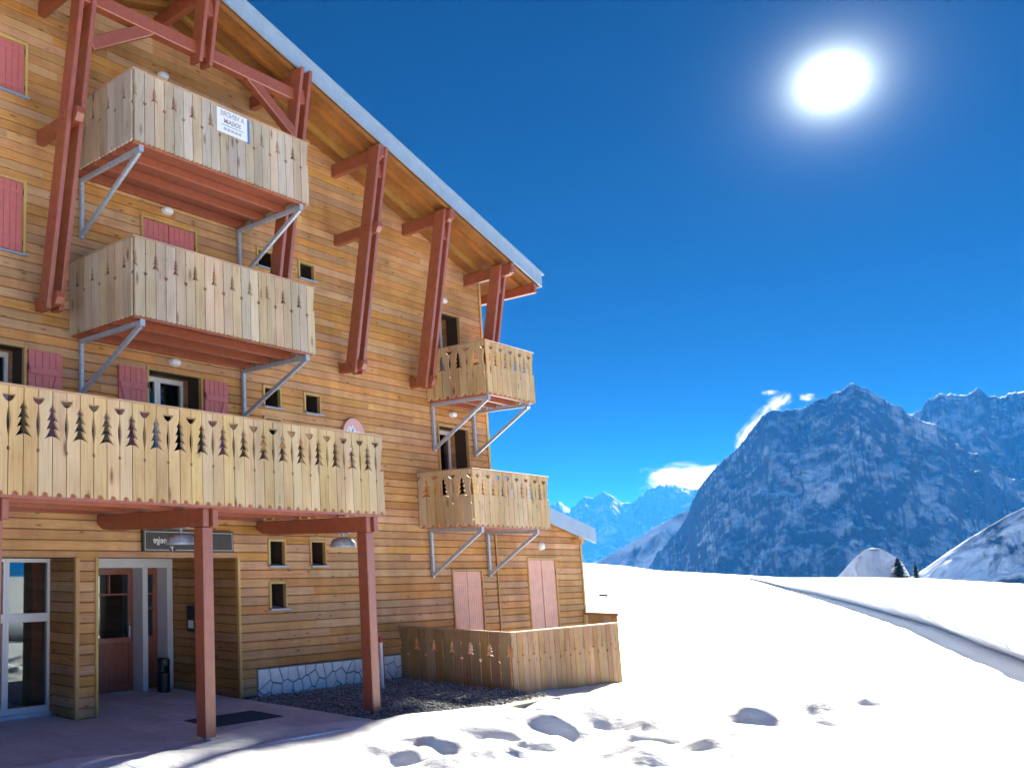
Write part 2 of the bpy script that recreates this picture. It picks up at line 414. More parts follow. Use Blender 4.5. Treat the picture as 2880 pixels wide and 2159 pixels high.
M['needle'] = plain('spruce_needles', (0.022, 0.035, 0.020), 0.8, var=0.4, scale=2)
M['bark'] = plain('spruce_bark', (0.06, 0.045, 0.035), 0.9, var=0.3)
M['mount'] = mountain_mat('rock_and_snow', 1.30, 0.16, 0.036, (0.024, 0.030, 0.040), 22.0)
M['mount2'] = mountain_mat('far_rock_and_snow', 1.34, 0.10, 0.010, (0.035, 0.04, 0.05), 40.0)
M['hill'] = mountain_mat('shade_toned_hillside', 1.22, 0.08, 0.022, (0.02, 0.026, 0.036), 9.0)  # dark bluish rock colour stands for the slope's shade, snow for its sunlit streaks
M['foot'] = mountain_mat('streaked_foothill', 1.10, 0.12, 0.016, (0.03, 0.035, 0.045), 12.0)

# ------------------------------------------------------------------ ground: the snow field
FY = 11.107                                   # plane of the main facade
CREST = [(1500, 1578), (1643, 1582), (1758, 1591), (1849, 1604), (2031, 1614), (2213, 1625), (2474, 1625), (2604, 1627), (2734, 1635), (2880, 1643), (3150, 1650)]
_ca = [az_el(*p) for p in CREST]
CAZ = np.array([a for a, e in _ca])[::-1]; CEL = np.array([e for a, e in _ca])[::-1]
CR = 150.0
EDGE_X = [-40, 0, 5.6, 6.9, 7.8, 8.55, 9.9, 10.87, 11.75, 12.9, 14.2, 15.1, 16.45]
EDGE_Y = [9.5, 9.5, 9.45, 9.33, 8.95, 8.60, 8.98, 8.93, 8.70, 8.55, 8.40, 8.05, 8.4]
BANK = [at_z(2060, 1632, 0), at_z(2200, 1655, 0), at_z(2400, 1700, 0), at_z(2600, 1755, 0), at_z(2880, 1850, 0), at_z(3300, 2010, 0), at_z(3900, 2300, 0)]
BANKH = [0.10, 0.34, 0.60, 0.70, 0.72, 0.72, 0.7]
TRACK = [at_z(2400, 1652, 0), at_z(2560, 1668, 0), at_z(2700, 1692, 0), at_z(2800, 1706, 0), at_z(2900, 1712, 0), at_z(3100, 1735, 0)]
HOLES = [(1347, 2053, .50, .17), (1592, 2041, .46, .16), (1755, 1992, .44, .15), (1790, 2052, .46, .15), (1974, 1980, .52, .17),
         (2230, 1992, .46, .19), (2448, 1945, .60, .16), (1500, 1985, .38, .11), (1620, 1955, .36, .10), (1850, 1945, .40, .13),
         (1230, 2075, .40, .11), (1480, 2110, .52, .17), (1690, 2110, .36, .11), (2050, 2040, .42, .13), (1905, 2100, .36, .11),
         (1180, 2125, .40, .09), (1640, 2085, .32, .10), (2130, 2010, .38, .13), (2350, 2010, .46, .14), (1330, 2140, .42, .12),
         (1420, 2010, .34, .09), (1690, 2025, .34, .11), (1905, 2010, .36, .12), (2300, 1955, .42, .13), (2060, 1955, .38, .12), (1560, 2130, .36, .11),
         (1450, 2060, .36, 0), (1390, 2095, .40, 0), (1540, 2055, .34, 0), (1650, 2055, .36, 0), (1720, 2075, .36, 0), (1830, 2015, .40, 0), (1880, 2065, .40, 0), (2010, 2015, .28, 0), (2175, 1965, .28, 0), (2310, 1998, .28, 0), (2390, 1968, .28, 0), (1270, 2105, .40, 0), (1150, 2090, .36, 0), (2180, 1935, .40, .11), (2560, 1925, .46, .12), (1930, 1925, .36, .10), (2420, 2060, .36, .10), (2600, 2020, .38, .11), (1280, 2020, .30, .08)]
TRAMPLED = [at_z(1120, 2150, 0), at_z(1330, 2070, 0), at_z(1480, 2080, 0), at_z(1640, 2040, 0), at_z(1800, 2010, 0), at_z(2000, 1990, 0), at_z(2250, 1990, 0), at_z(2480, 1940, 0)]
MOUNDS = [(1410, 2110, 1.0, 0), (1300, 2150, .8, 0), (1560, 2085, .6, 0), (1690, 2000, .6, 0), (1880, 2025, .7, 0), (2120, 1995, .7, 0), (1540, 2020, .5, 0), (1830, 2110, .8, 0), (2330, 1975, .8, 0), (1180, 2090, .7, 0), (2050, 2100, .8, 0)]

def seg_dist(x, y, pts, vals=None):
    best = np.full(x.shape, 1e9); sgn = np.zeros(x.shape); val = np.zeros(x.shape)
    for i in range(len(pts) - 1):
        ax, ay = pts[i].x, pts[i].y; bx, by = pts[i + 1].x, pts[i + 1].y
        dx, dy = bx - ax, by - ay; l2 = dx * dx + dy * dy
        t = np.clip(((x - ax) * dx + (y - ay) * dy) / l2, 0, 1)
        d = np.hypot(x - ax - t * dx, y - ay - t * dy)
        s = np.sign(dx * (y - ay) - dy * (x - ax))
        k = d < best
        best = np.where(k, d, best); sgn = np.where(k, s, sgn)
        if vals: val = np.where(k, vals[i] * (1 - t) + vals[i + 1] * t, val)
    return best, sgn, val
def ground(x, y):
    r = np.hypot(x, y); az = np.arctan2(y, x)
    zc = EYE.z + CR * np.tan(np.interp(az, CAZ, CEL))
    near = -0.10 - 0.10 * sstep(14, 22, x)
    t = sstep(20, CR, r)
    z = near * (1 - t) + zc * t
    z = z + 0.35 * (fbm(x / 16 + 3, y / 16, 3) - 0.5) * sstep(8, 40, r) * (1 - sstep(CR * .7, CR, r)) * 0.6
    z = z + 0.10 * (fbm(x / 2.4, y / 2.4 + 5, 4) - 0.5) * (1 - sstep(30, 60, r))
    # beyond the crest the ground falls away to the valley
    q = np.maximum(r - CR, 0)
    z = z - np.minimum(0.0010 * q * q, 0.32 * q) * 1.0
    z = np.maximum(z, -340 + 12 * fbm(x / 300, y / 300, 4))
    # a ski track
    d, s, v = seg_dist(x, y, TRACK)
    z = z - 0.16 * np.exp(-(d / 0.5) ** 2) + 0.10 * np.exp(-((d - 0.9) / 0.5) ** 2) * (s > 0)
    # trampled hollows with pushed-up rims
    for (px, py, rad, dep) in HOLES:
        c = at_z(px, py, 0)
        sa_ = SUN_AZ + 0.5 * (math.atan2(c.y, c.x) - SUN_AZ)
        k = -(x - c.x) * math.sin(sa_) + (y - c.y) * math.cos(sa_); l = (x - c.x) * math.cos(sa_) + (y - c.y) * math.sin(sa_)
        wob = 0.35 * (fbm(x * 2.1, y * 2.1, 2) - 0.5)
        q = np.hypot(k / (rad * 1.25), l / (rad * 0.85)) + 0.6 * wob
        z = z - 0.345 * rad * (np.sqrt(np.maximum(1.12 - q, 0) ** 2 + 0.01) - 0.1) * (q < 1.12)
    for (px, py, rad, dep) in MOUNDS:
        c = at_z(px, py, 0); q = np.hypot(x - c.x, y - c.y) / rad
        z = z + 0.36 * rad * np.maximum(1 - np.sqrt(q * q + 0.03) + 0.35 * (fbm(x * 1.7, y * 1.7, 3) - 0.5), 0)
    z = z + 0.03 * (fbm(x * 2.3, y * 2.3, 3) - 0.5) * (1 - sstep(15, 30, r))
    d, s_, v_ = seg_dist(x, y, TRAMPLED)
    m = np.exp(-(d / 1.5) ** 2) * (1 - sstep(24, 34, r))
    z = z + m * (0.16 * (fbm(x / 1.3 + 4, y / 1.3, 3, 0.4) - 0.5) + 0.015 * (fbm(x / 0.33, y / 0.33, 2) - 0.5))
    # swept area in front of the house: snow lies in front of this line
    ye = np.interp(x, EDGE_X, EDGE_Y)
    ins = sstep(-0.45, 0.25, y - ye + 0.3 * (fbm(x * 1.3, y * 1.3, 3) - 0.5)) * (1 - sstep(16.3, 16.6, x)) * (r < 60)
    lip = sstep(-2.6, -0.3, y - ye) * (1 - sstep(15.5, 17, x)) * (r < 60)
    z = z + 0.12 * lip
    z = z * (1 - ins) - 0.30 * ins
    return z

def grid_mesh(name, P, mat, smooth=True):
    nu, nv = P.shape[:2]
    me = bpy.data.meshes.new(name)
    v = P.reshape(-1, 3)
    me.vertices.add(len(v)); me.vertices.foreach_set('co', v.astype(np.float32).ravel())
    i = np.arange(nu - 1)[:, None] * nv + np.arange(nv - 1)[None, :]
    q = np.stack([i, i + nv, i + nv + 1, i + 1], -1).reshape(-1, 4)
    me.loops.add(q.size); me.loops.foreach_set('vertex_index', q.ravel().astype(np.int32))
    me.polygons.add(len(q)); me.polygons.foreach_set('loop_start', np.arange(0, q.size, 4, dtype=np.int32))
    me.polygons.foreach_set('loop_total', np.full(len(q), 4, dtype=np.int32))
    me.polygons.foreach_set('use_smooth', np.full(len(q), smooth, dtype=bool))
    me.update(calc_edges=True); me.validate()
    me.materials.append(mat)
    return me

a_dense = np.linspace(math.radians(-2), math.radians(64), 640)
a_rest = np.linspace(math.radians(64), math.radians(358), 100)[1:]
AZ = np.concatenate([a_dense, a_rest])
RAD = np.concatenate([np.linspace(0.3, 6, 12)[:-1], np.exp(np.linspace(math.log(6), math.log(170), 430)), np.exp(np.linspace(math.log(176), math.log(16000), 60))])
RR, AA = np.meshgrid(RAD, AZ, indexing='ij')
GX, GY = RR * np.cos(AA), RR * np.sin(AA)
GZ = ground(GX, GY)
P = np.stack([GX, GY, GZ], -1)
me = grid_mesh('snow_field', P[:, :, :], M['snow'])
sf = bpy.data.objects.new('snow_field', me); link(sf, (0, 0, 0))
tag(sf, 'sunlit snow field with trampled hollows stretching to the crest', kind='structure')
def gz(x, y):
    return float(ground(np.array([float(x)]), np.array([float(y)]))[0])

# snow bank across the field, its overhanging lip added to put the face in shade
def snow_bank():
    n = 260
    t = np.linspace(0, len(BANK) - 1, n)
    bx = np.interp(t, range(len(BANK)), [p.x for p in BANK]); by = np.interp(t, range(len(BANK)), [p.y for p in BANK])
    for _ in range(30):
        bx[1:-1] = (bx[:-2] + bx[1:-1] * 2 + bx[2:]) / 4; by[1:-1] = (by[:-2] + by[1:-1] * 2 + by[2:]) / 4
    h = np.interp(t, range(len(BANK)), BANKH)
    tx, ty = np.gradient(bx), np.gradient(by); l = np.hypot(tx, ty); nx_, ny_ = -ty / l, tx / l        # away from the camera
    if (nx_ * bx + ny_ * by).mean() < 0: nx_, ny_ = -nx_, -ny_
    wob = 0.5 * (fbm(t * 9, t * 0 + 2, 4) - 0.5)
    prof = [(0.7, -0.5), (0.34, -0.02), (0.22, 0.14), (0.06, 0.36), (-0.12, 0.60), (-0.30, 0.82), (-0.38, 0.93), (-0.34, 1.01), (-0.05, 1.06), (0.6, 1.08), (2.0, 1.02), (4.5, 0.80), (8.0, 0.48), (12.0, 0.20), (16.0, 0.02), (19, -0.25)]
    Pm = np.zeros((n, len(prof), 3))
    for k, (d, f) in enumerate(prof):
        dd = d * np.where(d < 1, h / 0.5, 0.4 + 0.6 * h / 0.5) + wob * h * (0.4 if d < 1 else 1)
        X_, Y_ = bx + nx_ * dd, by + ny_ * dd
        g = ground(X_, Y_)
        Pm[:, k] = np.stack([X_, Y_, g + f * h * (1 + 0.25 * (fbm(t * 14, t * 0 + k * 0.15, 3) - 0.5)) - 0.02], -1)
    o = bpy.data.objects.new('snow_bank', grid_mesh('snow_bank', Pm, M['snow'])); link(o, (0, 0, 0))
    tag(o, 'low snow bank crossing the field, with a lip added to shade its edge', kind='structure')
snow_bank()

# ------------------------------------------------------------------ mountains
def mountain(name, pts, R, front, back, base, mat, noise, nscale, label, n=360, nv=110, jag=0.02, pw=1.0, seed=0.0, skew=0.0):
    a = [az_el(*p) for p in pts]
    azs = np.array([q[0] for q in a])[::-1]; els = np.array([q[1] for q in a])[::-1]
    U = np.linspace(azs[0], azs[-1], n)
    el = np.interp(U, azs, els)
    H = EYE.z + R * np.tan(el)
    H = H + jag * (H.max() - base) * (fbm(U * R / 60 + seed, U * 0 + seed, 5, 0.6, True) - 0.62)
    V = np.concatenate([np.linspace(-1, 0, int(nv * .72)), np.linspace(0, 1, nv - int(nv * .72) + 1)[1:]])
    UU, VV = np.meshgrid(U, V, indexing='ij')
    HH = np.repeat(H[:, None], len(V), 1)
    rng = R + np.where(VV < 0, VV * front, VV * back)
    edge = np.minimum(sstep(0, 0.04, (UU - U[0]) / (U[-1] - U[0])), sstep(0, 0.04, (U[-1] - UU) / (U[-1] - U[0])))
    x = rng * np.cos(UU); y = rng * np.sin(UU)
    prof = (1 - np.abs(VV)) ** pw
    z = base + (HH - base) * prof
    ns = fbm(x / nscale + seed, y / nscale + 2 * seed, 7, 0.52, True) - 0.55
    gully = fbm(UU * R / (nscale * 0.35) + 2.5 * fbm(x / nscale, y / nscale, 3), VV * 1.6 + seed, 5, 0.55, True) - 0.55
    z = z + (noise * ns + noise * 0.55 * gully) * np.minimum(1, np.abs(VV) * 7) * np.clip(prof * 3, 0, 1)
    # nothing in front may rise above the skyline drawn by the ridge
    lim = EYE.z + rng * np.tan(np.interp(UU, U, np.arctan2(H - EYE.z, R))) - 0.002 * rng * np.abs(VV)
    z = np.where(VV < 0, np.minimum(z, lim), z)
    o = bpy.data.objects.new(name, grid_mesh(name, np.stack([x, y, z], -1), mat)); link(o, (0, 0, 0))
    tag(o, label, kind='structure')
    return o
S = 2880 / 2212.0
def d2s(l): return [(x * S, y * S) for x, y in l]
mountain('far_mountain_range', d2s([(1100, 1140), (1150, 1105), (1185, 1095), (1208, 1080), (1232, 1098), (1262, 1072), (1280, 1076), (1302, 1062), (1322, 1068), (1345, 1088), (1372, 1080), (1400, 1056), (1425, 1046), (1450, 1044), (1480, 1052), (1530, 1058), (1600, 1075), (1700, 1090)]),
         10500, 1500, 1500, -300, M['mount2'], 120, 760, 'pale jagged far mountain range beside the house roof', n=300, nv=90, jag=0.045, seed=4.0)
mountain('rear_ridge', d2s([(1900, 905), (1950, 890), (1985, 882), (2008, 862), (2035, 856), (2062, 850), (2090, 848), (2115, 843), (2140, 858), (2160, 862), (2180, 850), (2200, 846), (2230, 850), (2300, 870), (2400, 900), (2520, 960)]),
         3900, 1000, 900, -300, M['mount'], 90, 330, 'blue shaded mountain ridge at the right edge behind the main peak', n=320, nv=100, jag=0.05, seed=9.0)
mountain('mountain', d2s([(1395, 1232), (1430, 1185), (1470, 1140), (1490, 1100), (1508, 1062), (1535, 1020), (1560, 990), (1590, 968), (1625, 928), (1650, 900), (1672, 885), (1705, 880), (1740, 876), (1778, 858), (1808, 838), (1835, 821), (1862, 832), (1890, 845), (1920, 862), (1950, 880), (1990, 905), (2040, 935), (2110, 985), (2200, 1045), (2300, 1100), (2420, 1160)]),
         2900, 900, 900, -300, M['mount'], 75, 240, 'big shaded blue rocky peak with snow behind the field', n=560, nv=190, jag=0.045, seed=1.0)
mountain('foothill', d2s([(1255, 1226), (1300, 1206), (1340, 1185), (1380, 1160), (1420, 1135), (1460, 1112), (1500, 1092), (1540, 1090), (1620, 1120), (1720, 1180), (1800, 1225)]),
         3350, 600, 900, -300, M['foot'], 40, 120, 'sunlit snowy foothill sloping down left of the big peak', n=220, nv=90, jag=0.02, seed=6.0)
mountain('snowy_hill', d2s([(1945, 1262), (1975, 1242), (2010, 1218), (2050, 1190), (2095, 1160), (2135, 1136), (2175, 1112), (2212, 1095), (2270, 1075), (2350, 1060), (2450, 1060), (2560, 1080)]),
         1500, 230, 600, -120, M['hill'], 12, 90, 'snowy hill with sunlit rim at the right edge of the field', n=220, nv=90, jag=0.012, seed=3.0, pw=0.9)
mountain('snow_mound', d2s([(1795, 1256), (1812, 1243), (1830, 1222), (1848, 1203), (1866, 1189), (1882, 1183.5), (1900, 1184), (1918, 1192), (1936, 1203), (1950, 1216), (1962, 1236), (1972, 1256)]),
         205, 6, 9, -6, M['snow'], 0.7, 3.5, 'smooth rounded snow mound beside a dark spruce', n=90, nv=50, jag=0.0, seed=2.0, pw=0.42)

# ================================================================== the chalet
RIDGE_X, EAVE_X = 9.93, 21.0
SLOPE = 0.283
def soff(x):                      # underside of the purlin line = lower edge of the verge board
    return 11.88 - SLOPE * abs(x - RIDGE_X)
WALL_L, WALL_R = -0.51, 20.37
ROOF_Y0, ROOF_Y1 = 9.85, 22.6
BACK_Y = 21.5

chalet = empty('chalet', (RIDGE_X, FY, 0.0), 'large timber chalet clad in orange-brown larch boards with red-brown hanging posts', 'building')

# openings in the main facade: x0, x1, z0, z1
OPEN = {
    'w0': (12.42, 12.86, 7.84, 8.16), 'w1': (13.62, 14.06, 7.84, 8.16),
    'w2': (12.50, 12.94, 5.17, 5.52), 'w3': (13.66, 14.10, 5.17, 5.52), 'w4': (12.50, 12.94, 4.58, 4.94),
    'g1': (12.53, 12.94, 2.26, 2.69), 'g2': (13.69, 14.11, 2.26, 2.69), 'g3': (12.53, 12.94, 1.50, 1.93),
    'doorD': (18.20, 19.36, 5.95, 8.00), 'doorE': (18.24, 19.46, 3.12, 5.34),
    'shA': (9.56, 10.80, 8.55, 10.62), 'shB': (9.56, 10.80, 5.92, 8.10), 'doorC': (9.66, 10.88, 3.20, 5.48),
    'doorCl': (5.98, 7.22, 3.20, 5.48), 'L1': (6.00, 7.18, 9.45, 10.32), 'L2': (6.00, 7.18, 6.92, 8.05),
    's1': (18.50, 19.70, -0.10, 2.12),
    'win': (5.60, 8.20, -0.40, 2.37), 'porch': (8.62, 11.70, -0.40, 2.37),
}
WT = 0.30
def wall_boxes(x0, x1, z0, z1, holes, y0, y1):
    mb = MB()
    xs = sorted({x0, x1} | {c for h in holes for c in h[:2] if x0 < c < x1})
    zs = sorted({z0, z1} | {c for h in holes for c in h[2:] if z0 < c < z1})
    for k in range(len(zs) - 1):
        run = None
        for i in range(len(xs) - 1):
            cx, cz = (xs[i] + xs[i + 1]) / 2, (zs[k] + zs[k + 1]) / 2
            solid = not any(h[0] < cx < h[1] and h[2] < cz < h[3] for h in holes)
            if solid and run is None: run = xs[i]
            if run is not None and (not solid or i == len(xs) - 2):
                mb.box(run, xs[i + 1] if solid else xs[i], y0, y1, zs[k], zs[k + 1]); run = None
    return mb
mb = wall_boxes(WALL_L, WALL_R, -0.5, 12.3, list(OPEN.values()), FY, FY + WT)
wall = mb.build('wall', M['wallback'], chalet, origin=(RIDGE_X, FY, -0.5))
bm = bmesh.new(); bm.from_mesh(wall.data)
for sgn in (1, -1):
    bmesh.ops.bisect_plane(bm, geom=bm.verts[:] + bm.edges[:] + bm.faces[:], plane_co=(0, 0, 11.88 + 0.25 + 0.5), plane_no=Vector((sgn * SLOPE, 0, 1)).normalized(), clear_outer=True)
bm.to_mesh(wall.data); bm.free()
# side and back walls, floors that close the shell
mb = MB()
mb.box(WALL_R - 0.25, WALL_R, FY + WT, BACK_Y, -0.5, 9.05)
mb.box(WALL_L, WALL_L + 0.25, FY + WT, BACK_Y, -0.5, 9.05)
mb.box(WALL_L, WALL_R, BACK_Y, BACK_Y + 0.25, -0.5, 11.9)
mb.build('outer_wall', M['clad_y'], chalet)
mb = MB(); mb.box(WALL_L + 0.3, WALL_R - 0.3, FY + 3.0, BACK_Y - 0.1, 2.45, 2.62); mb.box(WALL_L + 0.3, WALL_R - 0.3, FY + 0.9, BACK_Y - 0.1, 5.2, 5.35); mb.box(WALL_L + 0.3, WALL_R - 0.3, FY + 0.9, BACK_Y - 0.1, 7.85, 8.0)
mb.build('floor_slab', M['dark'], chalet)

# horizontal cladding boards ------------------------------------------------
PITCH_B = 0.155
def plank_mb(x0, x1, z0, z1, yf, out, th=0.022, axis='x', mb=None):
    """board running along x (or y), outer face at yf towards -out"""
    g = 0.004; c = min(0.013, (z1 - z0) / 4)
    z0 += g; z1 -= g
    pr = [(0, z0), (th - c, z0), (th, z0 + c), (th, z1 - c), (th - c, z1), (0, z1)]
    mb = mb or MB()
    if axis == 'x':
        mb.prism([(x0 + 0.0015, yf - d, z) for d, z in pr], (x1 - x0 - 0.003, 0, 0))
    else:
        mb.prism([(yf - d, x0 + 0.0015, z) for d, z in pr], (0, x1 - x0 - 0.003, 0))
    return mb
def courses(x0, x1, zbot, ztop, holes, limit=None):
    """split a facade into boards: list of (x0, x1, z0, z1)"""
    out = []; k = 0; z = zbot
    while z < ztop - 0.02:
        za, zb = z, min(z + PITCH_B, ztop)
        a, b = x0, x1
        if limit:
            a, b = limit(za, a, b)
        if b - a > 0.1:
            cuts = [h for h in holes if h[2] < zb - 1e-4 and h[3] > za + 1e-4]
            full = [(a, b)]
            for h in cuts:
                nf = []
                for p, q in full:
                    if h[1] <= p or h[0] >= q: nf.append((p, q)); continue
                    if h[0] > p: nf.append((p, h[0]))
                    if h[1] < q: nf.append((h[1], q))
                full = nf
                lo, hi = max(a, h[0]), min(b, h[1])
                if hi > lo:
                    if h[2] > za + 0.025: out.append((lo, hi, za, h[2]))
                    if h[3] < zb - 0.025: out.append((lo, hi, h[3], zb))
            for p, q in full:
                x = p
                first = True
                while x < q - 0.01:
                    ln = random.uniform(0.6, 4.2) if first else random.uniform(2.4, 4.8)
                    first = False
                    e = x + ln
                    if q - e < 0.5: e = q
                    out.append((x, e, za, zb)); x = e
        z += PITCH_B; k += 1
    return out
def gable_limit(z, a, b):
    dx = (11.88 + 0.16 - z) / SLOPE
    return max(a, RIDGE_X - dx), min(b, RIDGE_X + dx)
holes = list(OPEN.values()) + [(12.13, 16.42, -0.5, 0.455)]
CAND = []
for (a, b, c, d) in courses(WALL_L, WALL_R, 0.0, 12.0, holes, gable_limit):
    CAND.append(('x', a, b, c, d, FY))
# reveals clad with the same boards, coloured darker for shade: porch right side, window recess right side
PORCH_Y, WIN_Y = 13.05, 11.74
for z in np.arange(0.0, 2.36, PITCH_B):
    CAND.append(('y', FY + 0.01, PORCH_Y + 0.2, float(z), float(min(z + PITCH_B, 2.37)), 11.70))
    CAND.append(('y', FY + 0.01, WIN_Y + 0.02, float(z), float(min(z + PITCH_B, 2.37)), 8.20))
def parea(c):
    ax, a, b, z0, z1, yf = c
    q = [to_px((a, yf, z0)), to_px((b, yf, z0)), to_px((b, yf, z1)), to_px((a, yf, z1))] if ax == 'x' else [to_px((yf, a, z0)), to_px((yf, b, z0)), to_px((yf, b, z1)), to_px((yf, a, z1))]
    q = [(min(max(x, 0), 2880), min(max(y, 0), 2159)) for x, y in q]
    return abs(sum(q[i][0] * q[(i + 1) % 4][1] - q[(i + 1) % 4][0] * q[i][1] for i in range(4))) / 2
CAND.sort(key=parea, reverse=True)
restx = MB()
for i, (ax, a, b, z0, z1, yf) in enumerate(CAND):
    jit = random.uniform(0, 0.004)
    if i < 296:
        plank_mb(a, b, z0, z1, yf - 0.0, -1, th=0.020 + jit, axis=ax).build('plank', M['clad'] if ax == 'x' else M['clad_y'], wall)
    else:
        restx.cr = random.uniform(0.01, 0.99); restx.cm = 0 if ax == 'x' else 1
        plank_mb(a, b, z0, z1, yf, -1, th=0.020 + jit, axis=ax, mb=restx)
o = restx.build('cladding', [M['clad'], M['clad_y']], wall); tag(o, kind='stuff')

# corner trims ---------------------------------------------------------------
mb = MB(); mb.box(WALL_R + 0.0015, WALL_R + 0.03, FY - 0.045, FY + 0.12, 3.45, 9.1); mb.box(WALL_R - 0.055, WALL_R - 0.001, FY - 0.046, FY - 0.0255, 3.45, 9.1)
mb.build('corner_trim', M['trim'], chalet, bevel=0.004)
for (x, w) in ((8.215, 0.075), (8.585, 0.055), (11.72, 0.06)):
    mb = MB(); mb.box(x - w / 2, x + w / 2, FY - 0.05, FY + 0.005, 0.004, 2.375)
    mb.build('corner_trim', M['trim'], chalet, bevel=0.006)

# ------------------------------------------------------------------ roof
def roof_slab(y0, y1, lo, hi, xa, xb):
    mb = MB()
    for s in (1, -1):
        xs = [RIDGE_X, RIDGE_X + s * (xb - RIDGE_X)]
        poly = [(xs[0], y0, 11.88 + lo), (xs[1], y0, 11.88 - SLOPE * (xb - RIDGE_X) + lo), (xs[1], y0, 11.88 - SLOPE * (xb - RIDGE_X) + hi), (xs[0], y0, 11.88 + hi)]
        mb.prism(poly, (0, y1 - y0, 0))
    return mb
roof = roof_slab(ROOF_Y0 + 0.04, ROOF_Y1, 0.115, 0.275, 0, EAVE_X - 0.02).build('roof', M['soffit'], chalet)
roof_slab(ROOF_Y0 - 0.05, ROOF_Y1 + 0.05, 0.290, 0.325, 0, EAVE_X + 0.03).build('roof_sheet', M['zinc'], roof)
# old snow lying on the sheet, thin and uneven at the verge
nx, ny = 90, 40
xs = np.linspace(RIDGE_X - 11.0, RIDGE_X + 10.7, nx); ys = np.linspace(ROOF_Y0 + 0.02, ROOF_Y1 - 0.1, ny)
X2, Y2 = np.meshgrid(xs, ys, indexing='ij')
th = 0.04 + 0.16 * np.clip(fbm(X2 * 0.9, Y2 * 1.3, 4) - 0.30, 0, 1)
th = th * np.minimum(1, 0.15 + (Y2 - ys[0]) * 1.2)
Z2 = 11.88 + 0.327 - SLOPE * np.abs(X2 - RIDGE_X) + th
rs = bpy.data.objects.new('roof_snow', grid_mesh('roof_snow', np.stack([X2, Y2, Z2], -1) - np.array(WPOS[roof.name])[None, None, :], M['snow']))
link(rs, WPOS[roof.name], roof)
for s in (1, -1):                                  # verge boards
    mb = MB(); xe = RIDGE_X + s * (EAVE_X - RIDGE_X); ze = 11.88 - SLOPE * (EAVE_X - RIDGE_X)
    mb.prism([(RIDGE_X + s * 0.002, ROOF_Y0, 11.88), (xe, ROOF_Y0, ze), (xe, ROOF_Y0, ze + 0.285), (RIDGE_X + s * 0.002, ROOF_Y0, 11.88 + 0.285)], (0, 0.035, 0))
    mb.build('verge_board', M['zinc'], roof)
    for yr in (ROOF_Y0 + 0.09, 10.27, 10.70):                 # rafters under the boards
        mb = MB()
        mb.prism([(RIDGE_X + s * 0.003, yr, 11.88 + 0.004), (xe - s * 0.05, yr, ze + 0.018), (xe - s * 0.05, yr, ze + 0.128), (RIDGE_X + s * 0.003, yr, 11.88 + 0.114)], (0, 0.075, 0))
        mb.build('rafter', M['soffit'], roof)
    mb = MB(); mb.box(min(xe, xe - s * 0.03), max(xe, xe - s * 0.03), ROOF_Y0 + 0.036, ROOF_Y1, ze - 0.0, ze + 0.283)
    mb.build('eave_board', M['zinc'], roof)
PX = [RIDGE_X + 2.455 * k for k in range(-4, 5)]
for x in PX:                                       # purlins running out to the verge
    zt = soff(x) - 0.004
    MB().box(x - 0.06, x + 0.06, ROOF_Y0 - 0.04 + 0.08, FY + 0.25, zt - 0.235, zt).build('purlin', M['red'], roof, bevel=0.008)
for s in (1, -1):
    x = RIDGE_X + s * 10.85; zt = soff(x) - 0.004
    MB().box(x - 0.06, x + 0.06, ROOF_Y0 + 0.06, FY + 6, zt - 0.22, zt).build('purlin', M['red'], roof, bevel=0.008)

# ------------------------------------------------------------------ hanging posts and truss
POST_BOT = 6.0
def lean_y(z, zt):                                # front face of a post at height z
    return 10.64 + (9.90 - 10.64) * (z - POST_BOT) / (10.2 - POST_BOT)
def hanging_post(x, mid=True, zbot=POST_BOT, block=True):
    zt = soff(x) - 0.01
    root = None
    for k, dx in enumerate((-0.115, 0.115)):
        y0, y1 = lean_y(zbot, zt), lean_y(zt, zt)
        mb = MB()
        a, b = x + dx - 0.042, x + dx + 0.042
        pr = [(y0, zbot), (y0 + 0.25, zbot + 0.03), (y1 + 0.25, zt), (y1, zt)]
        mb.prism([(a, y, z) for y, z in pr], (b - a, 0, 0))
        o = mb.build('post', M['red'], chalet, bevel=0.012)
        if root is None: root = o
    # strut ends gripped between the two timbers
    zs = [(zbot + 0.06, 0.20)] if block else []
    if mid: zs.append((8.74, 0.22))
    for z, h in zs:
        yf = lean_y(z, zt) - 0.13
        mb = MB()
        mb.prism([(x - 0.07, yf + 0.05, z), (x - 0.07, FY + 0.05, z), (x - 0.07, FY + 0.05, z + h), (x - 0.07, yf, z + h), (x - 0.07, yf - 0.01, z + h * 0.5)], (0.14, 0, 0))
        mb.build('strut', M['red'], root, bevel=0.008)
        for dz in (0.3, 0.7):                      # bolt heads on the cheek
            MB().lathe((x - 0.158, lean_y(z, zt) + 0.10, z + h * dz), [(0.018, -0.012), (0.018, 0.002)], 8, 'x').build('bolt', M['red'], root)
    # packing block high up
    z = zt - 0.62
    MB().box(x - 0.072, x + 0.072, lean_y(z, zt) + 0.03, lean_y(z, zt) + 0.2, z, z + 0.28).build('packing_block', M['red'], root, bevel=0.006)
    # purlin nose above the post
    MB().prism([(x - 0.072, y, z) for y, z in ((ROOF_Y0 + 0.045, zt - 0.02), (FY, zt - 0.02), (FY, zt - 0.26), (ROOF_Y0 + 0.12, zt - 0.26), (ROOF_Y0 + 0.05, zt - 0.17))], (0.144, 0, 0)).build('strut', M['red'], root, bevel=0.008)
    return root
for x in (7.475, 12.385): hanging_post(x, True)
hanging_post(14.84, True)
hanging_post(17.295, False)
hanging_post(19.75, False)
hanging_post(RIDGE_X, False, 10.45, False)
TY = 9.985                                         # tie beam and braces between the two middle posts
MB().box(7.635, 12.225, TY - 0.06, TY + 0.09, 10.60, 10.83).build('tie_beam', M['red'], chalet, bevel=0.012)
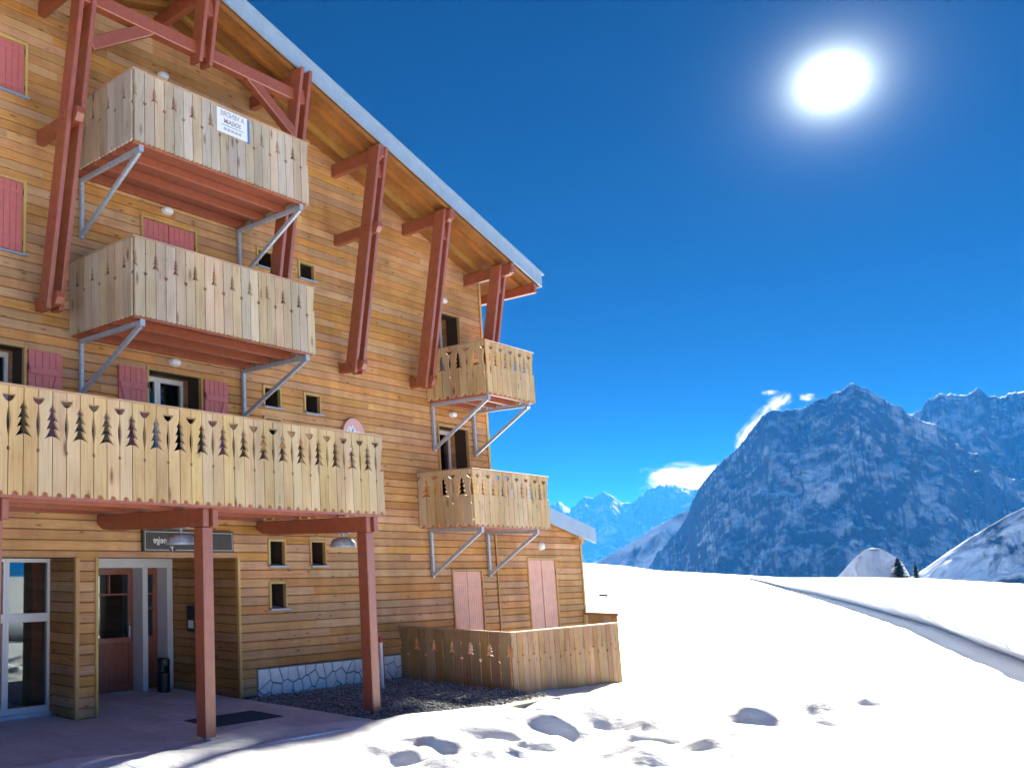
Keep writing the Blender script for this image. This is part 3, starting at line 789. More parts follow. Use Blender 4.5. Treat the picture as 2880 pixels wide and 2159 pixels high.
for s in (1, -1):
    p0 = (RIDGE_X - s * 2.32, TY + 0.015, 9.97); p1 = (RIDGE_X - s * 1.12, TY + 0.015, 10.68)
    MB().beam(p0, p1, 0.13, 0.20, side=(0, 1, 0)).build('brace', M['red'], chalet, bevel=0.01)

# ------------------------------------------------------------------ balconies
def edge_profile(style, kind):
    g = 0.0065
    if style == 2:
        if kind == 'tree':
            return [(.112, g), (.145, .018), (.205, .060), (.194, .029), (.235, .042), (.292, .080), (.276, .034), (.315, .050), (.376, .092), (.357, .038), (.40, .056), (.468, .116), (.452, .086), (.438, .040), (.433, g)]
        return [(.073, g), (.073, .088), (.095, .080), (.118, .060), (.136, .034), (.145, g), (.185, g), (.24, .016), (.30, .028), (.36, .028), (.42, .016), (.465, g), (.555, g), (.567, .020), (.585, .020), (.598, g)]
    if kind == 'tree':
        return [(.165, g), (.205, .033), (.200, .014), (.250, .046), (.243, .017), (.297, .055), (.288, .018), (.368, .066), (.355, .015), (.350, g), (.585, g), (.592, .012), (.602, .012), (.610, g)]
    return [(.175, g), (.183, .014), (.193, .014), (.202, g), (.425, g), (.418, .018), (.424, .034), (.440, .036), (.472, g), (.60, g), (.607, .011), (.616, .011), (.623, g)]
BOARD_CACHE = {}
def board_mesh(style, w, h, left, right, mat, flip_y=False):
    key = (style, round(w, 4), round(h, 3), left, right, mat.name)
    if key in BOARD_CACHE: return BOARD_CACHE[key]
    L = [(i, h * (1 - f)) for f, i in edge_profile(style, left)]
    R = [(w - i, h * (1 - f)) for f, i in edge_profile(style, right)]
    g = 0.0065
    pts = [(g, h)] + L
    if style == 2:
        nr = 0.046
        pts += [(g, 0.0)] + [(w / 2 - nr * math.cos(t), nr * math.sin(t) * 1.05) for t in np.linspace(0, math.pi, 9)] + [(w - g, 0.0)]
    else:
        pts += [(g, 0.022), (0.02, 0.005), (w * 0.3, 0.0), (w * 0.42, 0.006), (w * 0.5, 0.02), (w * 0.58, 0.006), (w * 0.7, 0.0), (w - 0.02, 0.005), (w - g, 0.022)]
    pts += R[::-1] + [(w - g, h)]
    mb = MB(); mb.prism([(x, 0, z) for x, z in pts], (0, -0.034, 0))
    me = bpy.data.meshes.new('board')
    me.from_pydata(mb.v, [], mb.f)
    bm = bmesh.new(); bm.from_mesh(me); bmesh.ops.recalc_face_normals(bm, faces=bm.faces); bm.to_mesh(me); bm.free()
    me.materials.append(mat)
    BOARD_CACHE[key] = me
    return me
def board_row(parent, style, p0, direction, length, h, mat, n=None, phase=0):
    """row of boards from p0 along 'x' (face to -Y) or 'y' (face to -X); returns count"""
    n = n or max(1, round(length / 0.2)); w = length / n
    kinds = ('tree', 'lens')
    for i in range(n):
        me = board_mesh(style, w, h, kinds[(i + phase) % 2], kinds[(i + 1 + phase) % 2], mat)
        o = bpy.data.objects.new('board', me)
        j = random.uniform(-0.002, 0.002)
        if direction == 'x':
            link(o, (p0[0] + i * w, p0[1] + j, p0[2] + random.uniform(-0.002, 0.002)), parent)
        else:       # starts at the front corner and runs back to the wall, outer face to -X
            link(o, (p0[0] + j, p0[1] + (i + 1) * w, p0[2]), parent)
            o.rotation_euler = (0, 0, -math.pi / 2)
    return n
def bracket(parent, x, y_front, zt, zb):
    t = 0.032
    mb = MB()
    mb.box(x - t, x + t, y_front, FY - 0.028, zt - 0.07, zt)                      # arm
    mb.build('bracket_arm', M['steel'], parent, bevel=0.004)
    MB().box(x - t, x + t, FY - 0.085, FY - 0.027, zb - 0.06, zt - 0.072).build('bracket_upright', M['steel'], parent, bevel=0.004)
    MB().beam((x, y_front + 0.03, zt - 0.075), (x, FY - 0.06, zb), 0.058, 0.062, side=(1, 0, 0)).build('bracket_strut', M['steel'], parent)
    MB().box(x - 0.045, x + 0.045, y_front - 0.012, y_front - 0.001, zt - 0.09, zt + 0.015).build('end_plate', M['steel'], parent)
def balcony(x0, x1, yf, z0, z1, style, mat, brk=None, left=True, right=True, nf=None, label=None, phase=0, deck_dz=0.13):
    # the deck is the part, everything on it its sub-parts
    mb = MB(); mb.cr = 0
    y = yf + 0.04; ny = 6
    wb = (FY - 0.03 - y) / ny
    for k in range(ny):
        mb.box(x0 + 0.03, x1 - 0.03, y + k * wb + 0.006, y + (k + 1) * wb - 0.006, z0 + deck_dz, z0 + deck_dz + 0.035)
    b = mb.build('balcony', M['red'], chalet)
    if label: b['label'] = label
    h = z1 - z0
    board_row(b, style, (x0, yf, z0), 'x', x1 - x0, h, mat, nf, phase)
    if left: board_row(b, style, (x0 + 0.001, yf + 0.004, z0), 'y', FY - 0.03 - yf, h, mat, None, phase)
    if right:
        # same boards, outer face to +X
        n = round((FY - 0.03 - yf) / 0.2); w = (FY - 0.03 - yf) / n
        for i in range(n):
            o = bpy.data.objects.new('board', board_mesh(style, w, h, ('tree', 'lens')[(i + phase) % 2], ('tree', 'lens')[(i + 1 + phase) % 2], mat))
            link(o, (x1 - 0.001, yf + 0.004 + i * w, z0), b); o.rotation_euler = (0, 0, math.pi / 2)
    # capping rails
    MB().box(x0 - 0.045, x1 + 0.045, yf - 0.05, yf + 0.045, z1 + 0.001, z1 + 0.028).build('handrail', M['rail'], b, bevel=0.004)
    if left: MB().box(x0 - 0.045, x0 + 0.045, yf + 0.046, FY - 0.03, z1 + 0.001, z1 + 0.028).build('handrail', M['rail'], b, bevel=0.004)
    if right: MB().box(x1 - 0.045, x1 + 0.045, yf + 0.046, FY - 0.03, z1 + 0.001, z1 + 0.028).build('handrail', M['rail'], b, bevel=0.004)
    # inner rails the boards are screwed to
    for zz in (z0 + h * 0.945, z0 + h * 0.30):
        MB().box(x0 + 0.03, x1 - 0.03, yf + 0.006, yf + 0.04, zz - 0.03, zz + 0.03).build('rail', M['rail'], b)
        if left: MB().box(x0 + 0.006, x0 + 0.036, yf + 0.05, FY - 0.03, zz - 0.03, zz + 0.03).build('rail', M['rail'], b)
    # joists under the deck
    if deck_dz > 0.05:
        for k, yy in enumerate(np.linspace(yf + 0.012, FY - 0.10, 4)):
            MB().box(x0 + 0.02, x1 - 0.02, yy, yy + 0.065, z0 - 0.018, z0 + deck_dz - 0.003).build('joist', M['red'], b, bevel=0.005)
    for x, zt, zb in (brk or []):
        bracket(b, x, yf + 0.03, zt, zb)
    return b
GB = M['board_grey']; PB = M['board']
balcony(8.085, 12.045, 9.56, 8.432, 9.54, 1, GB, [(8.26, 8.405, 7.45), (11.90, 8.405, 7.45)], nf=20, label='upper grey-weathered plank balcony under the roof ridge')
balcony(8.075, 12.085, 9.56, 5.782, 6.944, 1, M['board_mid'], [(8.265, 5.755, 4.90), (11.93, 5.755, 4.90)], nf=20, label='middle pale plank balcony with small fir cut-outs')
balcony(17.89, 19.90, 9.70, 5.824, 6.940, 2, PB, [(18.02, 5.795, 4.78), (19.72, 5.795, 4.78)], nf=10, label='upper small balcony near the right house corner')
balcony(17.34, 20.50, 9.85, 3.036, 4.190, 2, PB, [(17.70, 3.008, 2.03), (20.02, 3.008, 2.03)], nf=16, label='lower small balcony near the right house corner')
# the long balcony over the entrance, carried on three pillars
CX0, CX1, CYF, CZ0, CZ1 = 1.52, 12.32, 8.50, 3.045, 4.262
bc = balcony(CX0, CX1, CYF, CZ0, CZ1, 2, PB, None, left=False, right=True, nf=54, label='long balcony over the entrance with big fir cut-outs', phase=0, deck_dz=0.16)
MB().box(CX0 + 0.02, CX1 - 0.01, CYF + 0.002, CYF + 0.011, CZ0 - 0.035, CZ0 + 0.125).build('edge_beam', M['red'], bc)
for k, x in enumerate((1.66, 5.26, 8.60, 12.21)):
    MB().box(x, x + 0.19, 8.76, 8.95, -0.10 if k != 2 else 0.035, 2.775).build('pillar', M['red'], chalet, bevel=0.012)
    if k == 2: MB().box(x + 0.05, x + 0.14, 8.81, 8.90, -0.35, 0.034).build('pillar_foot', M['steel'], chalet)
    for dx, w in ((-0.005, 0.11), (0.135, 0.10)):
        mb = MB()
        y0 = 8.70 if dx > 0 else 8.745
        mb.prism([(x + dx, yy, zz) for yy, zz in ((y0, 2.78), (10.75, 2.78), (10.95, 2.80), (FY - 0.025, 2.88), (FY - 0.025, 3.024), (y0, 3.024))], (w, 0, 0))
        mb.build('cross_beam', M['red'], chalet, bevel=0.008)

# ------------------------------------------------------------------ windows, shutters, doors
def trim_frame(parent, o, sides='ltr', w=0.045, proud=0.030, sill=None):
    x0, x1, z0, z1 = o
    yo, yi = FY - 0.022 - proud, FY + 0.02
    if 'l' in sides: MB().box(x0 - w + 0.012, x0 + 0.012, yo, yi, z0, z1 + w - 0.012).build('frame', M['trim'], parent, bevel=0.004)
    if 'r' in sides: MB().box(x1 - 0.012, x1 + w - 0.012, yo, yi, z0, z1 + w - 0.012).build('frame', M['trim'], parent, bevel=0.004)
    if 't' in sides: MB().box(x0 + 0.013, x1 - 0.013, yo + 0.002, yi, z1 - 0.012, z1 + w - 0.014).build('frame', M['trim'], parent, bevel=0.004)
    if sill:
        MB().prism([(x0 - 0.05, y, z) for y, z in ((FY - 0.10, z0 - 0.045), (FY - 0.10, z0 - 0.02), (FY + 0.20, z0 + 0.02), (FY + 0.20, z0 - 0.0), (FY - 0.085, z0 - 0.045))], (x1 - x0 + 0.10, 0, 0)).build('sill', M['zinc'], parent)
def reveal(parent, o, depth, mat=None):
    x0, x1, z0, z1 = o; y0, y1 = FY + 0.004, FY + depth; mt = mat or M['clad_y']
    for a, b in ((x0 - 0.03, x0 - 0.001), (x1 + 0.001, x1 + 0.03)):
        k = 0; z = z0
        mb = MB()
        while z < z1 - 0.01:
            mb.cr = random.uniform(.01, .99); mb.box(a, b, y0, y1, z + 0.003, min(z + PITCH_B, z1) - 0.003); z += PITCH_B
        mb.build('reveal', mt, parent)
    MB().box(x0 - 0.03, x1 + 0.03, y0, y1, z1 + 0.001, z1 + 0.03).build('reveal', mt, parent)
for k in ('w0', 'w1', 'w2', 'w3', 'w4', 'g1', 'g2', 'g3'):
    o = OPEN[k]
    w = MB().box(o[0], o[1], FY + 0.26, FY + 0.285, o[2], o[3]).build('window', M['black'], chalet)
    # casement: dark pane deep in its reveal
    MB().box(o[0] + 0.05, o[1] - 0.05, FY + 0.245, FY + 0.258, o[2] + 0.05, o[3] - 0.05).build('pane', M['glass'], w)
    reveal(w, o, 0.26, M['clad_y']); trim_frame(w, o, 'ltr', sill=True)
def shutter_leaf(parent, x0, x1, z0, z1, y, mat, n=5, batten=None, hinge=None, th=0.03):
    """tongue and groove leaf, outer face at y - th"""
    mb = MB(); w = (x1 - x0) / n
    for i in range(n):
        a, b = x0 + i * w + 0.0025, x0 + (i + 1) * w - 0.0025; c = 0.006
        mb.prism([(a, y, z0), (a, y - th + c, z0), (a + c, y - th, z0), (b - c, y - th, z0), (b, y - th + c, z0), (b, y, z0)], (0, 0, z1 - z0))
    s = mb.build('shutter', mat, parent)
    yb = y - th - 0.022
    if batten:
        hz = z1 - z0
        za, zb = z0 + 0.16 * hz, z1 - 0.15 * hz
        for zz in (za, zb): MB().box(x0 + 0.02, x1 - 0.02, yb, y - th - 0.001, zz - 0.05, zz + 0.05).build('batten', mat, s, bevel=0.003)
        xa, xb = (x0 + 0.08, x1 - 0.08) if batten == '/' else (x1 - 0.08, x0 + 0.08)
        MB().beam((xa, (yb + y - th) / 2 - 0.001, za + 0.05), (xb, (yb + y - th) / 2 - 0.001, zb - 0.05), 0.019, 0.09, side=(0, 1, 0)).build('batten', mat, s)
    else:
        for f in (0.13, 0.87):                    # strap hinges
            zz = z0 + f * (z1 - z0)
            MB().box(x0 + 0.01, x1 - 0.01, y - th - 0.007, y - th - 0.001, zz - 0.018, zz + 0.018).build('strap', mat, s)
    for f in (0.13, 0.87):
        zz = z0 + f * (z1 - z0); hx = x0 - 0.012 if hinge == 'l' else x1 + 0.012
        if hinge: MB().lathe((hx, y - th - 0.012, zz - 0.045), [(0.011, 0), (0.011, 0.09)], 8).build('hinge', M['black'], s)
    return s
def closed_shutters(k, mat, sill=False, parent=chalet, n=5, opening=None, two=True):
    o = opening or OPEN[k]
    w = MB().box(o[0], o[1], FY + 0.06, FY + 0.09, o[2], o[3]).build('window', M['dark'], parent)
    m_ = (o[0] + o[1]) / 2
    shutter_leaf(w, o[0] + 0.018, m_ - 0.008, o[2] + 0.02, o[3] - 0.02, FY + 0.012, mat, n, None, 'l')
    shutter_leaf(w, m_ + 0.008, o[1] - 0.018, o[2] + 0.02, o[3] - 0.02, FY + 0.012, mat, n, None, 'r')
    trim_frame(w, o, 'ltr', sill=sill)
    return w
for k, sl in (('shA', False), ('shB', False), ('L1', True), ('L2', True)): closed_shutters(k, M['shutter'], sl)
closed_shutters('s1', M['shutter_pale'], n=7)
def french_window(k, depth=0.42, leaf=0.55):
    o = OPEN[k]; yb = FY + depth
    d = MB().box(o[0], o[1], yb + 0.07, yb + 0.09, o[2], o[3]).build('balcony_door', M['dark'], chalet)
    reveal(d, o, depth + 0.05)
    t = 0.065
    for a, b in ((o[0], (o[0] + o[1]) / 2 - 0.002), ((o[0] + o[1]) / 2 + 0.002, o[1])):
        mb = MB()
        mb.box(a, a + t, yb, yb + 0.06, o[2] + 0.03, o[3]); mb.box(b - t, b, yb, yb + 0.06, o[2] + 0.03, o[3])
        mb.box(a + t, b - t, yb, yb + 0.06, o[3] - t - 0.02, o[3]); mb.box(a + t, b - t, yb, yb + 0.06, o[2] + 0.03, o[2] + 0.16)
        f = mb.build('door_frame', M['white_frame'], d)
        MB().box(a + t, b - t, yb + 0.025, yb + 0.035, o[2] + 0.16, o[3] - t - 0.02).build('pane', M['glass'], d)
    MB().box(o[0] + 0.03, o[1] - 0.03, yb + 0.10, yb + 0.11, o[2], o[3]).build('curtain', M['darkred'] if k == 'doorC' else M['dark'], d)
    trim_frame(d, o, 'ltr')
    return d
french_window('doorC'); french_window('doorCl'); french_window('doorD'); french_window('doorE')
ZS0, ZS1 = 3.35, 5.46
shutter_leaf(chalet, 9.02, 9.62, ZS0, ZS1, FY - 0.03, M['shutter'], 5, '\\', 'r')
shutter_leaf(chalet, 10.95, 11.52, ZS0, ZS1, FY - 0.03, M['shutter'], 5, '/', 'l')
shutter_leaf(chalet, 7.28, 7.90, ZS0, ZS1, FY - 0.03, M['shutter'], 5, '/', 'l')

# porch -----------------------------------------------------------------
o = OPEN['porch']
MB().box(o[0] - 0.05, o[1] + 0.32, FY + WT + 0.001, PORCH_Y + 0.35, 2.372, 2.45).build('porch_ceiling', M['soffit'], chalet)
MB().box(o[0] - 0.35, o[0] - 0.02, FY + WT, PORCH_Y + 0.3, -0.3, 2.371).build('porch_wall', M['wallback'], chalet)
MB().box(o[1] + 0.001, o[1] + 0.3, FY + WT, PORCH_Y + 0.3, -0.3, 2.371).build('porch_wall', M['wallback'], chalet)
MB().box(o[0] - 0.3, o[1] + 0.3, PORCH_Y + 0.75, PORCH_Y + 0.85, -0.3, 2.45).build('hall_wall', M['teal'], chalet)
MB().box(o[0] - 0.3, o[1] + 0.3, PORCH_Y + 0.10, PORCH_Y + 0.75, -0.28, 0.0).build('hall_floor', M['slab'], chalet)
PY0 = 12.72
mb = MB()
mb.box(o[0] - 0.015, o[1] - 0.026, PY0, PORCH_Y, 2.20, 2.37)
portal = mb.build('door_portal', M['white'], chalet, bevel=0.006)
for a, b in ((8.61, 8.74), (10.93, 11.055), (11.535, 11.672)):
    MB().box(a, b, PY0 + 0.003, PORCH_Y, 0.002, 2.199).build('jamb', M['white'], portal, bevel=0.006)
def entrance_leaf(a, b, cross):
    y0, y1 = PORCH_Y - 0.055, PORCH_Y - 0.005; st = 0.10
    mb = MB()
    mb.box(a, a + st, y0, y1, 0.012, 2.19); mb.box(b - st, b, y0, y1, 0.012, 2.19)
    mb.box(a + st, b - st, y0, y1, 2.08, 2.19); mb.box(a + st, b - st, y0, y1, 0.86, 0.95); mb.box(a + st, b - st, y0, y1, 0.012, 0.12)
    for zz in cross: mb.box(a + st, b - st, y0 + 0.01, y1 - 0.01, zz - 0.017, zz + 0.017)
    if b - a > 0.5: mb.box((a + b) / 2 - 0.015, (a + b) / 2 + 0.015, y0 + 0.011, y1 - 0.011, cross[0] + 0.018, 2.079)
    d = mb.build('entrance_door', M['red'], chalet, bevel=0.004)
    n = max(2, round((b - a - 2 * st) / 0.055)); w = (b - a - 2 * st) / n
    mb = MB()
    for i in range(n):
        x = a + st + i * w; mb.prism([(x + 0.002, y1 - 0.01, .121), (x + 0.002, y0 + 0.022, .121), (x + 0.007, y0 + 0.015, .121), (x + w - 0.007, y0 + 0.015, .121), (x + w - 0.002, y0 + 0.022, .121), (x + w - 0.002, y1 - 0.01, .121)], (0, 0, 0.738))
    mb.build('panel', M['red'], d)
    MB().box(a + st, b - st, y0 + 0.022, y0 + 0.030, 0.951, 2.079).build('pane', M['glass'], d)
    return d
d = entrance_leaf(8.75, 9.83, [1.72]); d = entrance_leaf(9.84, 10.92, [1.72])
MB().lathe((10.80, PORCH_Y - 0.10, 1.05), [(0.016, -0.10), (0.016, 0.10)], 8, 'z').build('handle', M['steel'], d)
entrance_leaf(11.065, 11.525, [1.45, 1.72])

# shop-style window left of the porch, a room with a counter and a red curtain behind it
o = OPEN['win']
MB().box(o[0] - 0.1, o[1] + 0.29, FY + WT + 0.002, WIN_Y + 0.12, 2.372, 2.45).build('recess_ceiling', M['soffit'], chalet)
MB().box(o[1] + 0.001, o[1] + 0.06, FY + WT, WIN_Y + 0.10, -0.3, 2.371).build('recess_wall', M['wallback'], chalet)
wx = [5.62, 7.38, 8.19]
for a, b in zip(wx, wx[1:]):
    t = 0.055
    mb = MB(); y0, y1 = WIN_Y, WIN_Y + 0.07
    mb.box(a, a + t, y0, y1, 0.06, 2.36); mb.box(b - t, b - 0.002, y0, y1, 0.06, 2.36)
    mb.box(a + t, b - t, y0, y1, 2.30, 2.36); mb.box(a + t, b - t, y0, y1, 0.06, 0.15); mb.box(a + t, b - t, y0, y1, 1.40, 1.53)
    w = mb.build('window', M['white_frame'], chalet, bevel=0.004)
    MB().box(a + t, b - t, y0 + 0.03, y0 + 0.04, 0.15, 1.40).build('pane', M['glass'], w)
    MB().box(a + t, b - t, y0 + 0.03, y0 + 0.04, 1.53, 2.30).build('pane', M['glass'], w)
    MB().box(a - 0.02, b, y0 - 0.05, y0 + 0.09, 0.0, 0.058).build('sill', M['white_frame'], w)
mb = MB()                                             # curtain folds
xs = np.linspace(7.98, 8.36, 40)
vs = [(x, WIN_Y + 0.24 + 0.035 * math.sin((x - 7.6) * 62), z) for z in (0.06, 2.34) for x in xs]
mb.add(vs, [(i, i + 1, 41 + i, 40 + i) for i in range(39)])
mb.build('curtain', M['darkred'], chalet, smooth=True)
MB().box(5.4, 10.2, WIN_Y + 3.2, WIN_Y + 3.3, 0, 2.44).build('room_wall', M['teal'], chalet)
MB().box(5.4, 8.9, WIN_Y + 0.14, WIN_Y + 3.2, -0.2, 0.02).build('room_floor', M['slab'], chalet)
MB().box(6.6, 8.6, WIN_Y + 1.5, WIN_Y + 2.0, 0.021, 0.95).build('counter', M['teal'], chalet)
MB().box(7.6, 8.3, WIN_Y + 1.55, WIN_Y + 1.75, 0.951, 1.35).build('monitor', M['black'], chalet)

# stone plinth -----------------------------------------------------------
PLX0, PLX1, PLZ0, PLZ1 = 12.13, 16.42, -0.25, 0.455
pl = MB().box(PLX0, PLX1, FY - 0.035, FY - 0.001, PLZ0, PLZ1).build('plinth', M['mortar'], chalet)
rs_ = random.Random(3)
seeds = []
for i in range(17):
    for j in range(3):
        seeds.append((PLX0 + (i + 0.5 + rs_.uniform(-.46, .46) + (0.5 if j % 2 else 0)) * (PLX1 - PLX0) / 17, PLZ0 + (j + 0.5 + rs_.uniform(-.42, .42)) * (PLZ1 - PLZ0) / 3))
def clip(poly, nx_, nz_, c):
    out = []
    for i in range(len(poly)):
        a, b = poly[i], poly[(i + 1) % len(poly)]
        da, db = a[0] * nx_ + a[1] * nz_ - c, b[0] * nx_ + b[1] * nz_ - c
        if da <= 0: out.append(a)
        if da * db < 0:
            t = da / (da - db); out.append((a[0] + (b[0] - a[0]) * t, a[1] + (b[1] - a[1]) * t))
    return out
for i, s0 in enumerate(seeds):
    g = 0.015
    poly = [(PLX0 + g, PLZ0 + g), (PLX1 - g, PLZ0 + g), (PLX1 - g, PLZ1 - g), (PLX0 + g, PLZ1 - g)]
    for k, s1 in enumerate(seeds):
        if k == i: continue
        dx, dz = s1[0] - s0[0], s1[1] - s0[1]; l = math.hypot(dx, dz)
        if l > 1.2: continue
        nx_, nz_ = dx / l, dz / l
        poly = clip(poly, nx_, nz_, (s0[0] + s1[0]) / 2 * nx_ + (s0[1] + s1[1]) / 2 * nz_ - g)
        if len(poly) < 3: break
    if len(poly) >= 3:
        d = rs_.uniform(0.010, 0.024)
        MB().prism([(x, FY - 0.0352, z) for x, z in poly], (0, -d, 0)).build('stone', M['stone'], pl)

# ================================================================== annex on the right
AX0, AX1 = 20.385, 24.66
annex = empty('annex', (22.5, FY, 0.0), 'low larch-clad annex with a sloping zinc verge beside the house corner', 'building')
def annex_top(x): return 2.80 + 0.19 * (25.0 - x)
s2 = (21.84, 23.22, -0.10, 2.38)
mb = wall_boxes(AX0 + 0.02, AX1, -0.5, 2.86, [s2], FY + 0.001, FY + 0.25)
aw = mb.build('wall', M['wallback'], annex)
MB().prism([(AX0 + 0.02, FY + 0.001, 2.861), (AX1, FY + 0.001, 2.861), (AX0 + 0.02, FY + 0.001, annex_top(AX0) + 0.1)], (0, 0.249, 0)).build('gable', M['wallback'], annex)
MB().box(AX1 - 0.25, AX1 - 0.002, FY + 0.251, 19.0, -0.5, 2.86).build('side_wall', M['clad_y'], annex)
for (a, b, c, d) in courses(AX0 + 0.02, AX1, -0.155, 4.0, [s2], lambda z, a, b: (a, min(b, 25.0 - (z - 2.80 - 0.10) / 0.19))):
    plank_mb(a, b, c, d, FY, -1, th=0.020 + random.uniform(0, .004)).build('plank', M['clad'], aw)
mb = MB(); mb.box(AX0 - 0.006, AX0 + 0.045, FY - 0.05, FY - 0.0255, -0.2, 3.44); mb.build('corner_trim', M['trim'], annex, bevel=0.004)
mb = MB(); mb.box(AX1 - 0.035, AX1 + 0.03, FY - 0.05, FY - 0.0255, -0.2, 2.82); mb.box(AX1 + 0.001, AX1 + 0.03, FY - 0.025, FY + 0.10, -0.2, 2.82); mb.build('corner_trim', M['trim'], annex, bevel=0.004)
MB().lathe((AX1 + 0.07, FY - 0.0, -0.2), [(0.035, 0), (0.035, 2.95)], 12).build('downpipe', M['red'], annex, smooth=True)
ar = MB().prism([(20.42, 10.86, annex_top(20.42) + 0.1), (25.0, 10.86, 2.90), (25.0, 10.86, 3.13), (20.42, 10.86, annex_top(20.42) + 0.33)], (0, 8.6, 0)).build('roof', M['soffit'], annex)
MB().prism([(20.42, 10.82, annex_top(20.42)), (25.03, 10.82, 2.795), (25.03, 10.82, 3.19), (20.42, 10.82, annex_top(20.42) + 0.39)], (0, 0.036, 0)).build('verge_board', M['zinc'], ar)
MB().prism([(20.42, 10.86, annex_top(20.42) + 0.335), (25.06, 10.86, 3.132), (25.06, 10.86, 3.17), (20.42, 10.86, annex_top(20.42) + 0.37)], (0, 8.6, 0)).build('roof_sheet', M['zinc'], ar)
MB().box(24.25, 24.40, 10.858, FY + 0.1, 2.76, 2.885).build('purlin', M['trim'], ar)
w = MB().box(s2[0], s2[1], FY + 0.06, FY + 0.09, s2[2], s2[3]).build('window', M['dark'], annex)
m_ = (s2[0] + s2[1]) / 2
shutter_leaf(w, s2[0] + 0.018, m_ - 0.02, s2[2] + 0.02, s2[3] - 0.02, FY + 0.012, M['shutter_pale'], 6, None, 'l')
shutter_leaf(w, m_ + 0.02, s2[1] - 0.018, s2[2] + 0.02, s2[3] - 0.02, FY + 0.012, M['shutter_pale'], 6, None, 'r')
trim_frame(w, s2, 'ltr')

# ================================================================== terrace fence
fence = empty('terrace_fence', (18.6, 8.76, -0.25), 'brown plank terrace fence with small fir cut-outs standing in the snow', 'fence')
FX0, FX1, FYF, FZ0, FZ1 = 16.41, 20.92, 8.755, -0.45, 1.0
FH = FZ1 - FZ0
# full-height boards: the cut-outs sit in the top 1.16 m
def fence_profile_board(w, left, right):
    key = ('fence', round(w, 4), left, right)
    if key in BOARD_CACHE: return BOARD_CACHE[key]
    h = FH; hh = 1.165
    L = [(i, h - hh * f) for f, i in edge_profile(1, left)]; R = [(w - i, h - hh * f) for f, i in edge_profile(1, right)]
    pts = [(0.0055, h)] + L + [(0.0055, 0), (w - 0.0055, 0)] + R[::-1] + [(w - 0.0055, h)]
    mb = MB(); mb.prism([(x, 0, z) for x, z in pts], (0, -0.024, 0))
    me = bpy.data.meshes.new('board'); me.from_pydata(mb.v, [], mb.f)
    bm = bmesh.new(); bm.from_mesh(me); bmesh.ops.recalc_face_normals(bm, faces=bm.faces); bm.to_mesh(me); bm.free()
    me.materials.append(M['board_fence']); BOARD_CACHE[key] = me
    return me
K2 = ('tree', 'lens')
n = 22; w = (FX1 - FX0) / n
for i in range(n):
    o = bpy.data.objects.new('board', fence_profile_board(w, K2[i % 2], K2[(i + 1) % 2])); link(o, (FX0 + i * w, FYF + random.uniform(-.002, .002), FZ0), fence)
n = 12; w = (FY - 0.05 - FYF) / n
for i in range(n):
    o = bpy.data.objects.new('board', fence_profile_board(w, K2[(i + 1) % 2], K2[i % 2])); link(o, (FX0 + 0.001, FYF + 0.004 + (i + 1) * w, FZ0), fence); o.rotation_euler = (0, 0, -math.pi / 2)
MB().box(FX0 - 0.05, FX1 + 0.03, FYF - 0.05, FYF + 0.05, FZ1 + 0.001, FZ1 + 0.03).build('handrail', M['rail'], fence, bevel=0.004)
MB().box(FX0 - 0.05, FX0 + 0.05, FYF + 0.051, FY - 0.03, FZ1 + 0.001, FZ1 + 0.03).build('handrail', M['rail'], fence, bevel=0.004)
for zz in (0.05, 0.88):
    MB().box(FX0 + 0.03, FX1 - 0.02, FYF + 0.006, FYF + 0.045, zz - 0.035, zz + 0.035).build('rail', M['rail'], fence)
    MB().box(FX0 + 0.006, FX0 + 0.04, FYF + 0.05, FY - 0.03, zz - 0.035, zz + 0.035).build('rail', M['rail'], fence)
for x in np.linspace(FX0 + 0.1, FX1 - 0.1, 4):
    MB().box(x - 0.04, x + 0.04, FYF + 0.046, FYF + 0.126, FZ0, FZ1).build('post', M['rail'], fence)
panel = empty('screen_fence', (24.62, 10.7, -0.3), 'dark plank screen beside the far corner of the annex', 'fence')
for i in range(5):
    y = 10.27 + i * 0.155
    MB().box(24.57, 24.595, y + 0.004, y + 0.151, -0.4, 0.96).build('board', M['board_fence'], panel)
MB().box(24.54, 24.63, 10.25, 11.05, 0.961, 1.03).build('handrail', M['board_fence'], panel)
MB().box(24.5, 24.568, 10.98, 11.05, -0.4, 0.96).build('post', M['trim'], panel)

# ================================================================== patio, gravel
PZ = 0.0
patio = MB().box(3.4, 11.72, 8.2, PORCH_Y + 0.1, -0.12, -0.022).build('patio', M['bed']); tag(patio, 'grey paved entrance area under the long balcony', kind='structure')
slab_cache = {}
xg = np.arange(5.4, 11.72, 0.50); yg = np.arange(8.2, PORCH_Y + 0.05, 0.50)
for i, x in enumerate(xg):
    for j, y in enumerate(yg):
        xe, ye = min(x + 0.5, 11.72), min(y + 0.5, PORCH_Y + 0.09)
        if xe - x < 0.05 or ye - y < 0.05: continue
        if y + 0.25 > FY and not (x + 0.25 > 8.6 or (x + 0.25 < 8.3 and y < WIN_Y)): continue
        key = (round(xe - x, 3), round(ye - y, 3))
        if key not in slab_cache:
            a, b = key
            mb = MB(); g = 0.0035; c = 0.004
            q = lambda d, z: [(g + d, g + d, z), (a - g - d, g + d, z), (a - g - d, b - g - d, z), (g + d, b - g - d, z)]
            mb.add(q(0, -0.02) + q(0, -c) + q(c, 0), [(8, 9, 10, 11)] + [(l * 4 + k, l * 4 + (k + 1) % 4, (l + 1) * 4 + (k + 1) % 4, (l + 1) * 4 + k) for l in range(2) for k in range(4)])
            me = bpy.data.meshes.new('paving_slab'); me.from_pydata(mb.v, [], mb.f); me.materials.append(M['slab']); slab_cache[key] = me
        o = bpy.data.objects.new('paving_slab', slab_cache[key]); link(o, (x, y, PZ + random.uniform(-.002, .001)), patio)
